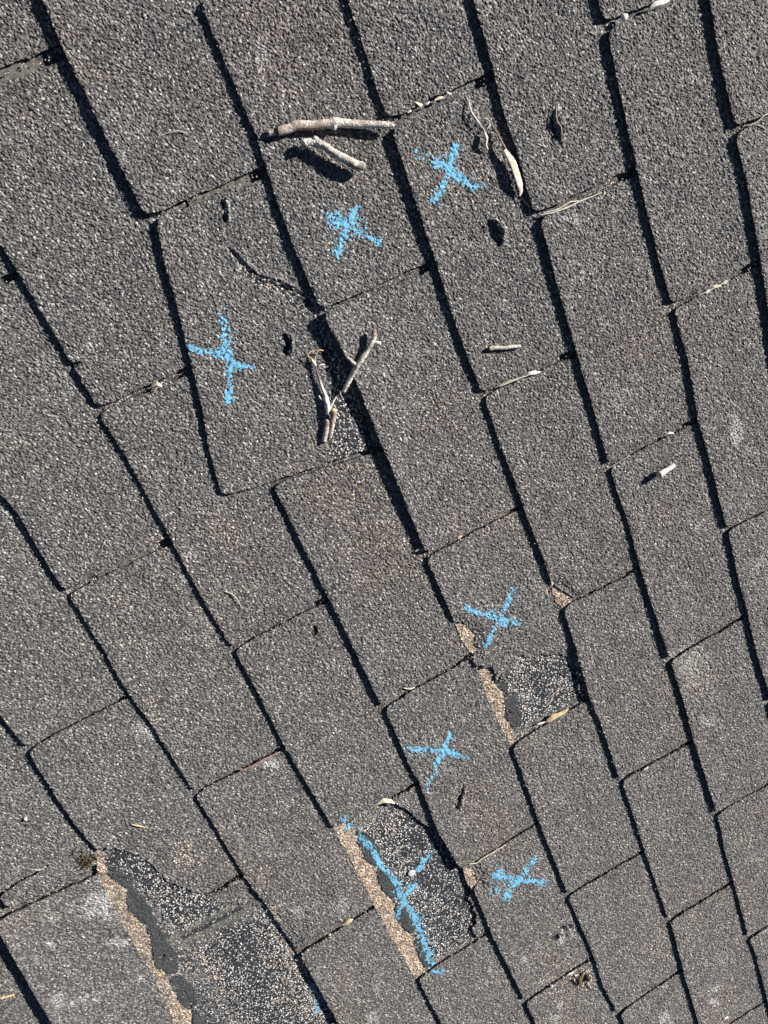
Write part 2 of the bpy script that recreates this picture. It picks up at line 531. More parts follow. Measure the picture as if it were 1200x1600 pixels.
# bare asphalt showing between stones: polygon, strength, tan share
BARE = [([(352, 382), (372, 398), (400, 425), (440, 438), (492, 470), (480, 482), (440, 458), (400, 446), (376, 424)], .55, .30),
        ([(430, 446), (492, 476), (540, 590), (592, 700), (556, 712), (515, 722), (520, 640), (503, 560), (488, 500), (455, 478)], .85, .36)]


def marks(X, Y, Z):
    px, py = prj(X, Y, Z)
    W = np.zeros(X.shape + (4,))
    dz = np.zeros(X.shape)
    vis = (px > -60) & (px < 1260) & (py > -60) & (py < 1660)
    if not vis.any():
        return W, dz
    x0, x1, y0, y1 = px.min(), px.max(), py.min(), py.max()

    def near(pts, m=40):
        a = np.array([q[:2] for q in pts])
        return not (a[:, 0].max() + m < x0 or a[:, 0].min() - m > x1 or a[:, 1].max() + m < y0 or a[:, 1].min() - m > y1)
    wob = (vnoise(X, Y, 5, 1) - .5) * 6 + (vnoise(X, Y, 1.8, 3) - .5) * 3
    for pts, w, d in PITS:
        if near(pts):
            q, _ = seg_dist(px, py, pts)
            a = np.clip((w + wob * min(1.6, .35 + w / 6) * .9 - q) / 2.0, 0, 1)
            dz -= a * d
            W[..., 0] = np.maximum(W[..., 0], a)
            W[..., 1] *= (1 - a)
    for pts, w, d in LIPS:
        if near(pts):
            q, t = seg_dist(px, py, pts)
            a = np.clip((w + wob * .25 - q) / w, 0, 1) * np.clip(np.sin(np.pi * np.clip(t, .04, .96)) * 1.8, 0, 1)
            dz += a * d
    for x, y, r, s in PALE_SPOTS:
        if near([(x, y)], r + 5):
            q = np.hypot((px - x) * (1 + .4 * math.sin(x)), (py - y) * (1 + .4 * math.cos(y))) + wob * 2.2 + (vnoise(X, Y, 9, 2) - .5) * r * 1.3
            W[..., 2] = np.maximum(W[..., 2], min(1, s * 1.15) * np.clip((r - q) / r * 1.8, 0, 1))
    for x, y, r, s in TANS:
        if near([(x, y)], r + 5):
            q = np.hypot(px - x, py - y) + wob * 2
            W[..., 1] = np.maximum(W[..., 1], .5 * s * np.clip((r * 1.2 - q) / r, 0, 1))
    for poly, s, tn in BARE:
        if near(poly):
            m = inpoly(px + wob, py + wob, poly)
            W[..., 0] = np.where(m, np.maximum(W[..., 0], s), W[..., 0])
            W[..., 1] = np.where(m, tn, W[..., 1])
            dz -= m * .5
    # loose stones lost along the edges of the worn zone
    return W, dz


def surf_noise(X, Y):
    g = grains(X, Y, 2.0)
    return g * 1.65 + (vnoise(X, Y, 42, 1) - .5) * .7 + (vnoise(X, Y, 14, 2) - .5) * .35


roof_parts = []
SURF = {}
CHALK_SRC = []

NEXT = {(0, 3.5): 3.6, (0, 3.6): 4.5}
# thin worn edges: (course, first joint) -> [(points, half width px, drop mm)]
FEATHER = {(1, 2): [([(190, 1328), (232, 1345), (262, 1378), (300, 1392), (400, 1398)], 26, 2.6)], (1, 3): [([(325, 1408), (345, 1412), (412, 1414)], 22, 2.4)],
           (2, 2.5): [([(415, 1416), (440, 1450), (464, 1488)], 16, 3.0)], (6, 1.5): [([(868, 912), (884, 922), (900, 934)], 9, 2.6)], (4, 3.5): [([(735, 1348), (746, 1362), (750, 1382)], 9, 2.8)], (5, 2): [([(716, 972), (740, 984), (748, 1008), (742, 1024)], 10, 2.6), ([(792, 1056), (804, 1030), (838, 1022), (890, 1024)], 16, 2.0)]}


def make_tab(k, u, roof, mask=None, label=None):
    a = get_joint(k, u)
    b = get_joint(k, NEXT.get((k, u), u + 1))
    if b[0] < a[0] + 12:
        b = (a[0] + 12,) + b[1:]
    y0 = k * EXP
    pts = BUTT.get(k, {}).get(u)
    cx, cy = (u + .5) * TAB, y0 + EXP / 2
    # is any of it in the picture?
    sx = np.array([[u * TAB + f * TAB for f in np.linspace(0, 1, 9)] for g in range(5)])
    sy = np.array([[y0 + g * EXP / 4 for f in range(9)] for g in range(5)])
    q = np.stack([sx, sy, 0 * sx], -1) @ CR.T + CT
    qx, qy = prj(sx, sy, 0 * sx)
    vis = ((q[..., 2] > 50) & (qx > -25) & (qx < 1225) & (qy > -25) & (qy < 1625)).any()
    dist = np.sqrt(((q) ** 2).sum(-1)).mean()
    step = min(1.75, max(1.05, dist / 768 * 1.03)) if vis else 9.0
    n = int((b[0] - a[0]) / step) + 1
    yend = 15 if vis else 10
    m = int((EXP + yend) / step) + 1
    s, t = np.meshgrid(np.linspace(0, 1, n), np.linspace(0, 1, m), indexing='ij')
    # butt line
    xs = a[0] + (b[0] - a[0]) * s[:, 0]
    if pts and vis:
        P = np.array([unp(*p_) for p_ in pts])
        P = P[np.argsort(P[:, 0])]
        x_lo, x_hi = P[0, 0], P[-1, 0]
        yb = np.interp(xs, P[:, 0], P[:, 1])
        if len(P) >= 2:
            sl0 = (P[1, 1] - P[0, 1]) / max(P[1, 0] - P[0, 0], 20)
            sl1 = (P[-1, 1] - P[-2, 1]) / max(P[-1, 0] - P[-2, 0], 20)
            yb = np.where(xs < x_lo, P[0, 1] + np.clip(sl0, -.06, .06) * (xs - x_lo), yb)
            yb = np.where(xs > x_hi, P[-1, 1] + np.clip(sl1, -.06, .06) * (xs - x_hi), yb)
    else:
        yb = np.full(n, y0) + rng.uniform(-1, 1)
    ye = y0 + EXP + yend
    yy = yb[:, None] + (ye - yb)[:, None] * t
    f = (yy - y0) / EXP
    xl = a[0] + (a[1] - a[0]) * f + (a[2] + (a[3] - a[2]) * f) * .68 + .45
    xr = b[0] + (b[1] - b[0]) * f - (b[2] + (b[3] - b[2]) * f) * .68 - .45
    dd_ = yy - yb[:, None]
    mouth = 2.9 * np.exp(-np.maximum(dd_, 0) / 11) + 1.1 * np.exp(-np.maximum(y0 + EXP - yy, 0) / 14)
    xl = xl + mouth + (vnoise(xl, yy, 14, 0) - .5) * 1.8
    xr = xr - mouth - (vnoise(xr + 7, yy, 17, 3) - .5) * 1.4
    xx = xl + (xr - xl) * s
    if vis:
        ex = np.exp(-(s * (b[0] - a[0])) / 3) + np.exp(-((1 - s) * (b[0] - a[0])) / 3)
        ey = np.exp(-(yy - yb[:, None]) / 4)
        xx = xx + ex * ((vnoise(xx, yy, 9, 0) - .5) * 1.6 + (vnoise(xx, yy, 1.6, 2) - .5) * 1.6)
        yy = yy + ey * ((vnoise(xx, yy, 13, 3) - .5) * .8 + (vnoise(xx, yy, 1.7, 1) - .5) * 1.5)
        # rounded corners
        cr = np.minimum(s, 1 - s) * (b[0] - a[0])
        yy = yy + ey * np.clip(1 - cr / 6, 0, 1) ** 2 * 3.5
    l0, l1 = LIFT.get((k, u), (rng.uniform(.2, 1.4), rng.uniform(.2, 1.4)))
    d = yy - yb[:, None]
    lift = (l0 + (l1 - l0) * s + (vnoise(xx, yy, 60, 2) - .5) * .6) * np.exp(-np.maximum(d, 0) / 42)
    # tiny rounding of the butt
    Z = H * (1 - f) + np.maximum(lift, 0) - .5 * np.exp(-np.maximum(d, 0) / 1.2)
    keep = np.ones((n - 1, m - 1), bool)
    W = np.zeros(xx.shape + (4,))
    if vis:
        W, dz = marks(xx, yy, Z)
        Z = Z + dz
        amp = 1 - .35 * W[..., 0]
        Z = Z + (surf_noise(xx, yy) - .5) * amp
        for pts_, w_, dr_ in FEATHER.get((k, u), []):
            ax_, ay_ = prj(xx, yy, Z)
            q_, _t = seg_dist(ax_, ay_, pts_)
            Z = Z - dr_ * np.exp(-(q_ / w_) ** 2)
        if mask is not None:
            fx = (xx[:-1, :-1] + xx[1:, 1:]) / 2
            fy = (yy[:-1, :-1] + yy[1:, 1:]) / 2
            fz = (Z[:-1, :-1] + Z[1:, 1:]) / 2
            px, py = prj(fx, fy, fz)
            wob = (vnoise(fx, fy, 8, 0) - .5) * 7 + (vnoise(fx, fy, 2.6, 1) - .5) * 7
            keep = mask(px + wob, py + wob * .7)
    o = sheet('shingle', xx, yy, Z, keep, H - .5 + (0 if not vis else .2), W, M_GRAN, roof, label)
    if vis and o:
        CHALK_SRC.append((o, xx, yy, Z, keep))
    return o


# ------------------------------------------------------------------ roof base
def make_roof():
    V = []
    F = []
    for k in range(-3, 14):
        i = len(V)
        x0, x1 = -2 * TAB, 8 * TAB
        V += [(x0, k * EXP, -.6), (x1, k * EXP, -.6), (x1, (k + 1) * EXP, -H - .6), (x0, (k + 1) * EXP, -H - .6)]
        F.append((i, i + 1, i + 2, i + 3))
        if k < 13:
            F.append((i + 3, i + 2, i + 5, i + 4))
    me = mesh_np('roof', np.array(V, float), np.array(F), False, np.tile([.5, 0.1, 0, .3], (len(V), 1)))
    me.materials.append(M_GRAN)
    o = link('roof', me, None)
    o.matrix_world = ROOF
    o['kind'] = 'structure'
    return o


roof = make_roof()

# what is left of the torn tabs, in photograph points
KEEP_B = [(-60, 1050), (-20, 1150), (20, 1180), (142, 1328), (175, 1327), (200, 1330), (232, 1345), (262, 1378), (300, 1392), (332, 1401), (420, 1350), (200, 1050)]
KEEP_B3 = [(325, 1403), (380, 1369), (470, 1450), (440, 1440), (412, 1414), (345, 1412)]
KEEP_D = [(612, 1250), (655, 1222), (720, 1340), (700, 1310), (682, 1297), (658, 1285), (640, 1268), (622, 1258)]
KEEP_D2 = [(733, 1405), (746, 1432), (738, 1452), (748, 1472), (790, 1462), (760, 1400), (735, 1360)]
LOST_F = [(700, 985), (713, 974), (726, 974), (741, 986), (748, 1008), (743, 1021), (737, 1030), (746, 1042), (766, 1041), (774, 1052), (778, 1064),
          (792, 1056), (804, 1040), (812, 1026), (838, 1024), (860, 1020), (890, 1024), (901, 1044), (906, 1078), (912, 1090), (935, 1110), (800, 1190), (740, 1080), (725, 1040)]
LOST_G = [(850, 914), (866, 913), (876, 921), (888, 928), (898, 935), (886, 944), (876, 949), (862, 942)]
LOST_E = [(718, 1352), (733, 1350), (742, 1361), (748, 1378), (739, 1389), (724, 1384)]


def poly_keep(*polys):
    return lambda x, y: np.any([inpoly(x, y, p_) for p_ in polys], axis=0)


def poly_lose(poly):
    return lambda x, y: ~inpoly(x, y, poly)


MASKS = {(1, 2): poly_keep(KEEP_B), (1, 3): poly_keep(KEEP_B3), (3, 3): poly_keep(KEEP_D, KEEP_D2), (5, 2): poly_lose(LOST_F),
         (6, 1.5): poly_lose(LOST_G), (4, 2.5): poly_lose([(0, 0), (0, 1), (1, 1)]), (4, 3.5): poly_lose(LOST_E)}
LABELS = {(1, 2): 'shingle torn away at its lower corner', (1, 3): 'last strip of a shingle that has been torn off', (3, 3): 'remaining corners of a torn off shingle',
          (5, 2): 'shingle with a torn end and a blue chalk cross', (4, .5): 'slipped shingle with a blue chalk cross, bare along its upper edge',
          (6, .5): 'shingle with a blue chalk cross and a round hole', (5, 0): 'shingle with a faint blue chalk cross below two twigs',
          (4, 2.5): 'shingle with a blue chalk cross and a short slit', (4, 3.5): 'shingle with a smeared blue chalk cross',
          (7, 0): 'shingle with a raised slit', (6, 1.5): 'shingle with a chipped lower corner'}

for k in range(-2, 13):
    us = np.arange(-1, 7) + (.5 if k % 2 == 0 else 0)
    us = list(us) + ([3.6] if k == 0 else [])
    for u in us:
        u = float(u)
        make_tab(k, u, roof, MASKS.get((k, u)), LABELS.get((k, u)))


# ------------------------------------------------------------------ bared areas under torn tabs
def bare_patch(k, poly, tan_polys, seal_polys, label, tan_fn, step=1.35, ridge=None, dustline=None, groove=None):
    P = np.array([unp(*q, z=0) for q in poly])
    x0, y0 = P.min(0) - 3
    x1, y1 = P.max(0) + 3
    y1 = max(y1, 0)
    xs = np.arange(x0, x1, step)
    ys = np.arange(y0, y1, step)
    X, Y = np.meshgrid(xs, ys, indexing='ij')
    f = (Y - k * EXP) / EXP
    Z = -H * f + .3
    px, py = prj(X, Y, Z)
    wob = (vnoise(X, Y, 10, 0) - .5) * 8 + (vnoise(X, Y, 2.6, 1) - .5) * 5
    W = np.zeros(X.shape + (4,))
    W[..., 0] = .97
    W[..., 1] = np.clip(tan_fn(px, py) + (vnoise(X, Y, 20, 2) - .5) * .45 + (vnoise(X, Y, 7, 3) - .5) * .3, 0, 1)
    if dustline:
        for pts, w, s in dustline:
            q, _ = seg_dist(px, py, pts)
            W[..., 3] = np.maximum(W[..., 3], s * np.clip(1.3 - q / w + (vnoise(X, Y, 4, 2) - .5) * .9 + (vnoise(X, Y, 1.4, 0) - .5) * .9, 0, 1))
    for pts, w in groove or []:
        q, _ = seg_dist(px, py, pts)
        a = np.clip(1.6 - q / w + (vnoise(X, Y, 3, 1) - .5) * .5, 0, 1)
        W[..., 3] *= 1 - a
        W[..., 1] *= 1 - a
    g = surf_noise(X, Y)
    Z = Z + (g - .5) * .7 * (1 - .8 * W[..., 3])
    if ridge:
        for pts, w, hgt in ridge:
            q, t = seg_dist(px, py, pts)
            Z = Z + hgt * np.exp(-(q / w) ** 2) * np.clip(np.sin(np.pi * np.clip(t, .02, .98)) * 2, 0, 1)
    FX = (px[:-1, :-1] + px[1:, 1:]) / 2
    FY = (py[:-1, :-1] + py[1:, 1:]) / 2
    w2 = wob[:-1, :-1]
    w3 = ((vnoise(X, Y, 2.8, 3) - .5) * 6)[:-1, :-1]
    inside = inpoly(FX + w2 * .35, FY, poly)
    tn = np.zeros(inside.shape, bool)
    for p_ in tan_polys:
        tn |= inpoly(FX + w2 * .45 + w3, FY + w2 * .3, p_)
    se = np.zeros(inside.shape, bool)
    for p_ in seal_polys:
        se |= inpoly(FX + w2 * .6 + w3, FY + w2 * .4 + w3, p_)
    se &= vnoise(X, Y, 6, 2)[:-1, :-1] < .86
    se &= inside
    tn &= inside & ~se
    rest = inside & ~se & ~tn
    base = sheet('shingle', X, Y, Z, rest, 1.2, W, M_GRAN, roof, label)
    org = np.array(base.location)
    for nm, mk, mat, dz, lb in (('granule_strip', tn, M_TAN, .25, 'tan unweathered granules'), ('sealant_strip', se, M_SEAL, .9, 'dark grey sealant blobs')):
        if mk.any():
            ZZ = Z + dz
            if nm == 'sealant_strip':
                ZZ = -H * f + .3 + .8 + (vnoise(X, Y, 9, 3) - .5) * 1.2 + (vnoise(X, Y, 2.2, 1) - .5) * .5 + grains(X, Y, 1.9) * .85
            o = sheet(nm, X, Y, ZZ, mk, 1.6, W, mat, None, lb, M_SEAL if nm == 'sealant_strip' else mat)
            o.parent = base
            o.location = Vector(o.location) - Vector(org)
            if nm == 'sealant_strip':
                CHALK_SRC.append((o, X, Y, ZZ, mk))
            else:
                CHALK_SRC.append((o, X, Y, ZZ, mk))
    CHALK_SRC.append((base, X, Y, Z, rest))
    return base


# 1: bottom left
P1 = [(149.5, 1327.5), (154.3, 1369.7), (173.3, 1410.0), (199.0, 1457.7), (217.3, 1491.4), (229.1, 1494.4), (228.3, 1505.4), (246.7, 1542.0), (265.0, 1578.7), (276.0, 1611.7), (540.0, 1611.7), (530, 1610), (505, 1560), (480, 1510), (462, 1480), (440, 1420), (400, 1395), (330, 1390), (280, 1362), (245, 1335), (215, 1326), (178, 1314)]
T1 = [(143.5, 1327.5), (148.3, 1369.7), (167.3, 1410.0), (193.0, 1457.7), (211.3, 1491.4), (223.1, 1494.4), (222.3, 1505.4), (240.7, 1542.0), (259.0, 1578.7), (270.0, 1611.7), (305.4, 1611.7), (299.9, 1578.7), (279.7, 1567.7), (266.9, 1538.4), (261.3, 1520.0), (241.2, 1498.0), (235.7, 1487.0), (233.8, 1457.7), (202.7, 1421.0), (197.2, 1386.2), (167.8, 1366.0), (160.5, 1327.5)]
S1 = [[(169.7, 1366.0), (197.2, 1386.2), (200.8, 1421.0), (232.0, 1446.7), (235.7, 1476.0), (246.7, 1510.9), (261.3, 1518.2), (276.8, 1520.0), (276.0, 1490.7), (246.7, 1446.7), (239.3, 1421.0), (207.1, 1386.2), (206.3, 1366.0), (188.0, 1362.3)], [(266.9, 1534.7), (279.7, 1523.0), (298.0, 1534.7), (309.0, 1556.7), (305.4, 1572.1), (290.7, 1575.8), (276.0, 1556.7)], [(303.5, 1578.7), (309.8, 1580.5), (329.2, 1611.7), (299.9, 1611.7)]]
bare1 = bare_patch(1, P1, [T1], S1, 'black bared shingle with loose pale granules, widest patch at the lower left',
                   lambda x, y: (1 - np.exp(-((x - 178) / 22.0) ** 2 - ((y - 1338) / 22.0) ** 2)) * np.clip(.36 + .35 * np.exp(-np.abs((x - 190) * .88 - (y - 1330) * .48 - 30) / 22) + .5 * np.clip(1 - ((400 + (y - 1400) * .62) - x) / 60, 0, 1) * (x > 380), 0, .9),
                   groove=[([(276, 1470), (318, 1449), (376, 1418)], 3.4)], ridge=[([(262, 1478), (300, 1462), (372, 1424)], 5, -1.3), ([(268, 1492), (310, 1474), (384, 1440)], 5, 1.6), ([(256, 1470), (300, 1447), (372, 1412)], 5, 1.0), ([(280, 1466), (320, 1449), (360, 1430)], 2.5, 1.0)],
                   dustline=[([(262, 1478), (310, 1455), (390, 1415)], 17, .8), ([(360, 1402), (430, 1412)], 16, .8), ([(280, 1365), (345, 1400)], 6, .5)])
# 2: lower middle
P2 = [(520, 1290), (560, 1272), (612, 1246), (650, 1228), (670, 1262), (700, 1305), (735, 1370), (772, 1462), (650, 1529), (640, 1512), (606, 1455), (588, 1420), (560, 1368)]
T2 = [(515, 1285), (550.2, 1290.0), (558.3, 1306.3), (558.3, 1320.3), (567.7, 1341.3), (581.7, 1349.5), (589.8, 1360.0), (591.0, 1378.7), (602.7, 1397.3), (616.7, 1406.7), (616.7, 1430.0), (623.7, 1441.7), (633.0, 1455.7), (647.0, 1462.7), (647.0, 1479.0), (656.3, 1500.0), (668.0, 1511.6), (660, 1530), (645, 1530)]
S2 = [[(559.5, 1300.5), (570.0, 1298.2), (580.5, 1306.3), (593.3, 1325.0), (595.7, 1346.0), (588.7, 1350.7), (579.3, 1348.3), (567.7, 1341.3), (565.3, 1322.7), (558.3, 1315.7)], [(589.8, 1360.0), (605.0, 1362.3), (621.3, 1383.3), (626.0, 1397.3), (614.3, 1405.5), (600.3, 1392.7), (592.2, 1378.7)], [(615.5, 1406.7), (630.7, 1418.3), (644.7, 1437.0), (649.3, 1453.3), (642.3, 1458.0), (630.7, 1448.7), (621.3, 1437.0)], [(647.0, 1462.7), (658.7, 1472.0), (675.0, 1500.0), (671.5, 1511.6), (661.0, 1509.3), (651.7, 1488.3)]]
bare2 = bare_patch(3, P2, [T2], S2, 'black bared shingle with a pale nail head in the lower middle',
                   lambda x, y: np.clip(.40 + .35 * np.clip(1 - (x - (575 + (y - 1300) * .45)) / 55, 0, 1), 0, .9),
                   dustline=[([(690, 1500), (760, 1460)], 6, .6), ([(560, 1290), (610, 1255)], 8, .45)])
# 3: right of the middle
P3 = [(738, 1034), (752, 1034), (790, 1030), (815, 1008), (900, 1008), (922, 1092), (797, 1163), (780, 1132), (762, 1092), (748, 1052)]
T3 = [(736, 1030), (764, 1040), (770, 1062), (776, 1074), (786, 1084), (786, 1108), (794, 1130), (806, 1150), (800, 1168), (770, 1150), (740, 1060)]
S3 = [[(764, 1040), (773, 1040), (778, 1060), (792, 1062), (790, 1078), (778, 1074), (768, 1056)], [(788, 1082), (806, 1086), (812, 1112), (816, 1128), (802, 1136), (793, 1122), (787, 1102)]]
bare3 = bare_patch(5, P3, [T3], S3, 'small black bared shingle with white granules right of the middle',
                   lambda x, y: np.clip(.50 + .3 * np.clip(1 - (x - (790 + (y - 1060) * .3)) / 40, 0, 1), 0, .8),
                   dustline=[([(800, 1150), (905, 1096)], 8, .5)])
# 4: chips along the butts
for k, P, lb in ((5, [(710, 974), (742, 970), (756, 1012), (741, 1024), (733, 1018), (720, 1000)], 'chip of tan granules'),
                 (6, [(860, 914), (886, 914), (896, 946), (878, 952), (866, 938)], 'small chip of tan granules'),
                 (4, [(722, 1350), (748, 1348), (757, 1382), (737, 1390), (727, 1376)], 'small chip of tan granules')):
    Q = np.array([unp(*q, z=1) for q in P])
    x0, y0 = Q.min(0) - 3
    x1, y1 = Q.max(0) + 3
    X, Y = np.meshgrid(np.arange(x0, x1, 1.3), np.arange(y0, y1, 1.3), indexing='ij')
    f = (Y - k * EXP) / EXP
    Z = -H * f + 1.0 + (surf_noise(X, Y) - .5) * .8
    px, py = prj(X, Y, Z)
    wob = (vnoise(X, Y, 6, 0) - .5) * 5
    keep = inpoly((px + wob)[:-1, :-1], (py + wob)[:-1, :-1], P)
    sheet('granule_strip', X, Y, Z, keep, 1.5, np.zeros(X.shape + (4,)), M_TAN, roof, lb, M_TAN)

# nail head on the bare patch
def disc(r, h, n=20):
    V = [(0, 0, h)]
    F = []
    for q, (rr, zz) in enumerate(((r * .55, h), (r * .92, h * .85), (r, h * .5), (r * .97, 0))):
        for i in range(n):
            a_ = 2 * math.pi * i / n
            V.append((rr * math.cos(a_), rr * math.sin(a_), zz))
    T = []
    for i in range(n):
        T.append((0, 1 + i, 1 + (i + 1) % n))
    for q in range(3):
        for i in range(n):
            a_, b_ = 1 + q * n + i, 1 + q * n + (i + 1) % n
            c_, d_ = b_ + n, a_ + n
            T += [(a_, d_, c_), (a_, c_, b_)]
    return np.array(V, float), np.array(T)


V, F = disc(5.3, .9)
p_ = unp(643, 1364, 0)
f_ = (p_[1] - 3 * EXP) / EXP
nail = link('nail_head', mesh_np('nail_head', V, F, True), M_NAIL, None)
nail.parent = bare2
nail.location = Vector((p_[0] * MM, p_[1] * MM, (-H * f_ + 1.9) * MM)) - bare2.location
nail['label'] = 'small round pale nail head'

# smooth mat showing in the widest open joints
M_FELT = plain_mat('worn_mat', (.085, .08, .074), (.19, .18, .165), 260, .8, .6, detail=6)
for k, u, t0, t1 in ((3, 0, .0, .80), (4, .5, .35, .86), (2, 1.5, .3, .84)):
    a = get_joint(k, u)
    T_ = np.linspace(t0, t1, 40)
    S_ = np.linspace(-1, 1, 6)
    SS, TT = np.meshgrid(S_, T_, indexing='ij')
    wd = (a[2] + (a[3] - a[2]) * TT) * .62 + 2
    X = a[0] + (a[1] - a[0]) * TT + SS * wd
    Y = k * EXP + TT * EXP
    Z = -H * TT - .1 + (vnoise(X, Y, 8, 1) - .5) * .5 + 1.2
    sheet('worn_mat', X, Y, Z, np.ones((5, 39), bool), .5, np.zeros(X.shape + (4,)), M_FELT, roof, 'smooth grey worn mat in an open joint', M_FELT)

# ------------------------------------------------------------------ chalk crosses: pigment left on the tops of the stones
CHALK = [
    ('blue chalk cross near the top, left of the curled leaf', [([(655, 238), (700, 262), (742, 292)], 5.0, .55), ([(690, 256), (742, 292)], 6.5, .9), ([(713, 228), (700, 268), (678, 313)], 5.5, 1.0)]),
    ('faint wide blue chalk cross under the two twigs', [([(500, 333), (535, 350), (592, 378)], 5, .55), ([(556, 324), (542, 355), (527, 396)], 5, .8), ([(520, 342), (560, 360)], 9, .8)]),
    ('large blue chalk cross at the left', [([(345, 490), (352, 520), (358, 560), (357, 628)], 5.5, .95), ([(297, 544), (330, 552), (360, 562), (378, 572), (398, 573)], 4.2, .85), ([(350, 545), (362, 568)], 8, .8)]),
    ('blue chalk cross just above the small torn end', [([(727, 952), (765, 961), (806, 972)], 4.6, .8), ([(800, 925), (780, 965), (757, 1009)], 4.2, 1.0), ([(770, 955), (786, 972)], 7, .6)]),
    ('blue chalk cross below the middle', [([(638, 1170), (690, 1172), (730, 1184)], 4.4, .75), ([(703, 1146), (690, 1180), (680, 1196)], 4.2, 1.0), ([(680, 1196), (668, 1232)], 3.5, .5)]),
    ('smeared blue chalk cross at the lower right', [([(772, 1366), (800, 1374), (846, 1378)], 4.6, .9), ([(834, 1342), (814, 1370), (788, 1402)], 4.2, .95), ([(778, 1366), (800, 1380)], 9, .6), ([(775, 1390), (800, 1392)], 11, .22)]),
    ('long blue chalk cross over the bared patch', [([(559.5, 1302.8), (574.7, 1320.3), (586.3, 1336.7), (593.3, 1350.7), (607.3, 1364.7), (621.3, 1383.3), (626.0, 1402.0), (642.3, 1425.3), (651.7, 1448.7), (661.0, 1472.0), (672.7, 1504.6)], 4.6, 1.0), ([(646, 1430), (668, 1492)], 5.5, .85), ([(670.3, 1334.3), (651.7, 1360.0)], 3.4, .9), ([(649.3, 1381.0), (630.7, 1399.7), (619.0, 1432.3)], 3.8, .9),
      ([(535, 1280), (548, 1292)], 5, .5), ([(670, 1516), (684, 1518)], 5, .6)]),
    ('faint blue chalk stroke at the bottom edge', [([(488, 1538), (494, 1560), (493, 1582)], 3.0, .7), ([(500, 1560), (512, 1562)], 6, .25)]),
]
crng = np.random.RandomState(3)
for label, strokes in CHALK:
    allp = np.array([q for st in strokes for q in st[0]])
    bx0, by0 = allp.min(0) - 20
    bx1, by1 = allp.max(0) + 20
    for (o, X, Y, Z, keep) in CHALK_SRC:
        px, py = prj(X, Y, Z)
        if px.max() < bx0 or px.min() > bx1 or py.max() < by0 or py.min() > by1:
            continue
        den = np.zeros(X.shape)
        for pts, w, s in strokes:
            q, t = seg_dist(px, py, pts)
            q = q + (vnoise(X, Y, 3.5, 0) - .5) * w * .9
            den = np.maximum(den, s * np.clip(1.4 - q / w, 0, 1) + .34 * s * np.clip(1 - q / (w * 2.6), 0, 1))
        g = grains(X, Y, 2.0)
        gf = (g[:-1, :-1] + g[1:, 1:] + g[1:, :-1] + g[:-1, 1:]) / 4
        df = den[:-1, :-1]
        sc = gf * .75 + crng.rand(*gf.shape) * .45 + (vnoise(X, Y, 6, 2)[:-1, :-1] - .35) * .45
        fk = (df > .03) & (sc > 1.15 - .50 * np.minimum(df, 1.1)) & keep
        if fk.sum() < 12:
            continue
        n, m = X.shape
        idx = np.arange(n * m).reshape(n, m)
        F = np.stack([idx[:-1, :-1], idx[1:, :-1], idx[1:, 1:], idx[:-1, 1:]], -1)[fk]
        used = np.unique(F)
        re = np.full(n * m, -1)
        re[used] = np.arange(len(used))
        V = np.stack([X.ravel(), Y.ravel(), Z.ravel() + .16], -1)[used]
        # find the shingle that owns it (never deeper than a sub-part)
        own = o if o.parent == roof else o.parent
        org = np.array(own.location) / MM
        me = mesh_np('chalk_mark', V - org, re[F], True)
        c = link('chalk_mark', me, M_CHALK, own)
        c['label'] = label


# ------------------------------------------------------------------ twigs and litter
GROUPS = {'twig': 'twigs lying on the roof', 'straw': 'straws caught on the shingles', 'leaf': 'dry leaves and leaf scraps on the shingles', 'seed': 'seeds in the joints', 'chip': 'white chips in the joints'}
def surf_z(x, y):
    k = math.floor(y / EXP)
    return H * (1 - (y / EXP - k)) + .2


def frames(P):
    T = np.gradient(P, axis=0)
    T /= np.linalg.norm(T, axis=1)[:, None] + 1e-9
    up = np.array([0, 0, 1.0])
    N = np.cross(T, up)
    bad = np.linalg.norm(N, axis=1) < .15
    N[bad] = np.cross(T[bad], np.array([1., 0, 0]))
    N /= np.linalg.norm(N, axis=1)[:, None] + 1e-9
    B = np.cross(N, T)
    return T, N, B


def resample(P, R, step):
    P = np.array(P, float)
    R = np.array(R, float)
    L = np.r_[0, np.cumsum(np.linalg.norm(np.diff(P, axis=0), axis=1))]
    n = max(3, int(L[-1] / step) + 1)
    s = np.linspace(0, L[-1], n)
    # smoothed path
    Q = np.stack([np.interp(s, L, P[:, i]) for i in range(3)], -1)
    for _ in range(2):
        Q[1:-1] = (Q[:-2] + 2 * Q[1:-1] + Q[2:]) / 4
    return Q, np.interp(s, L, R)


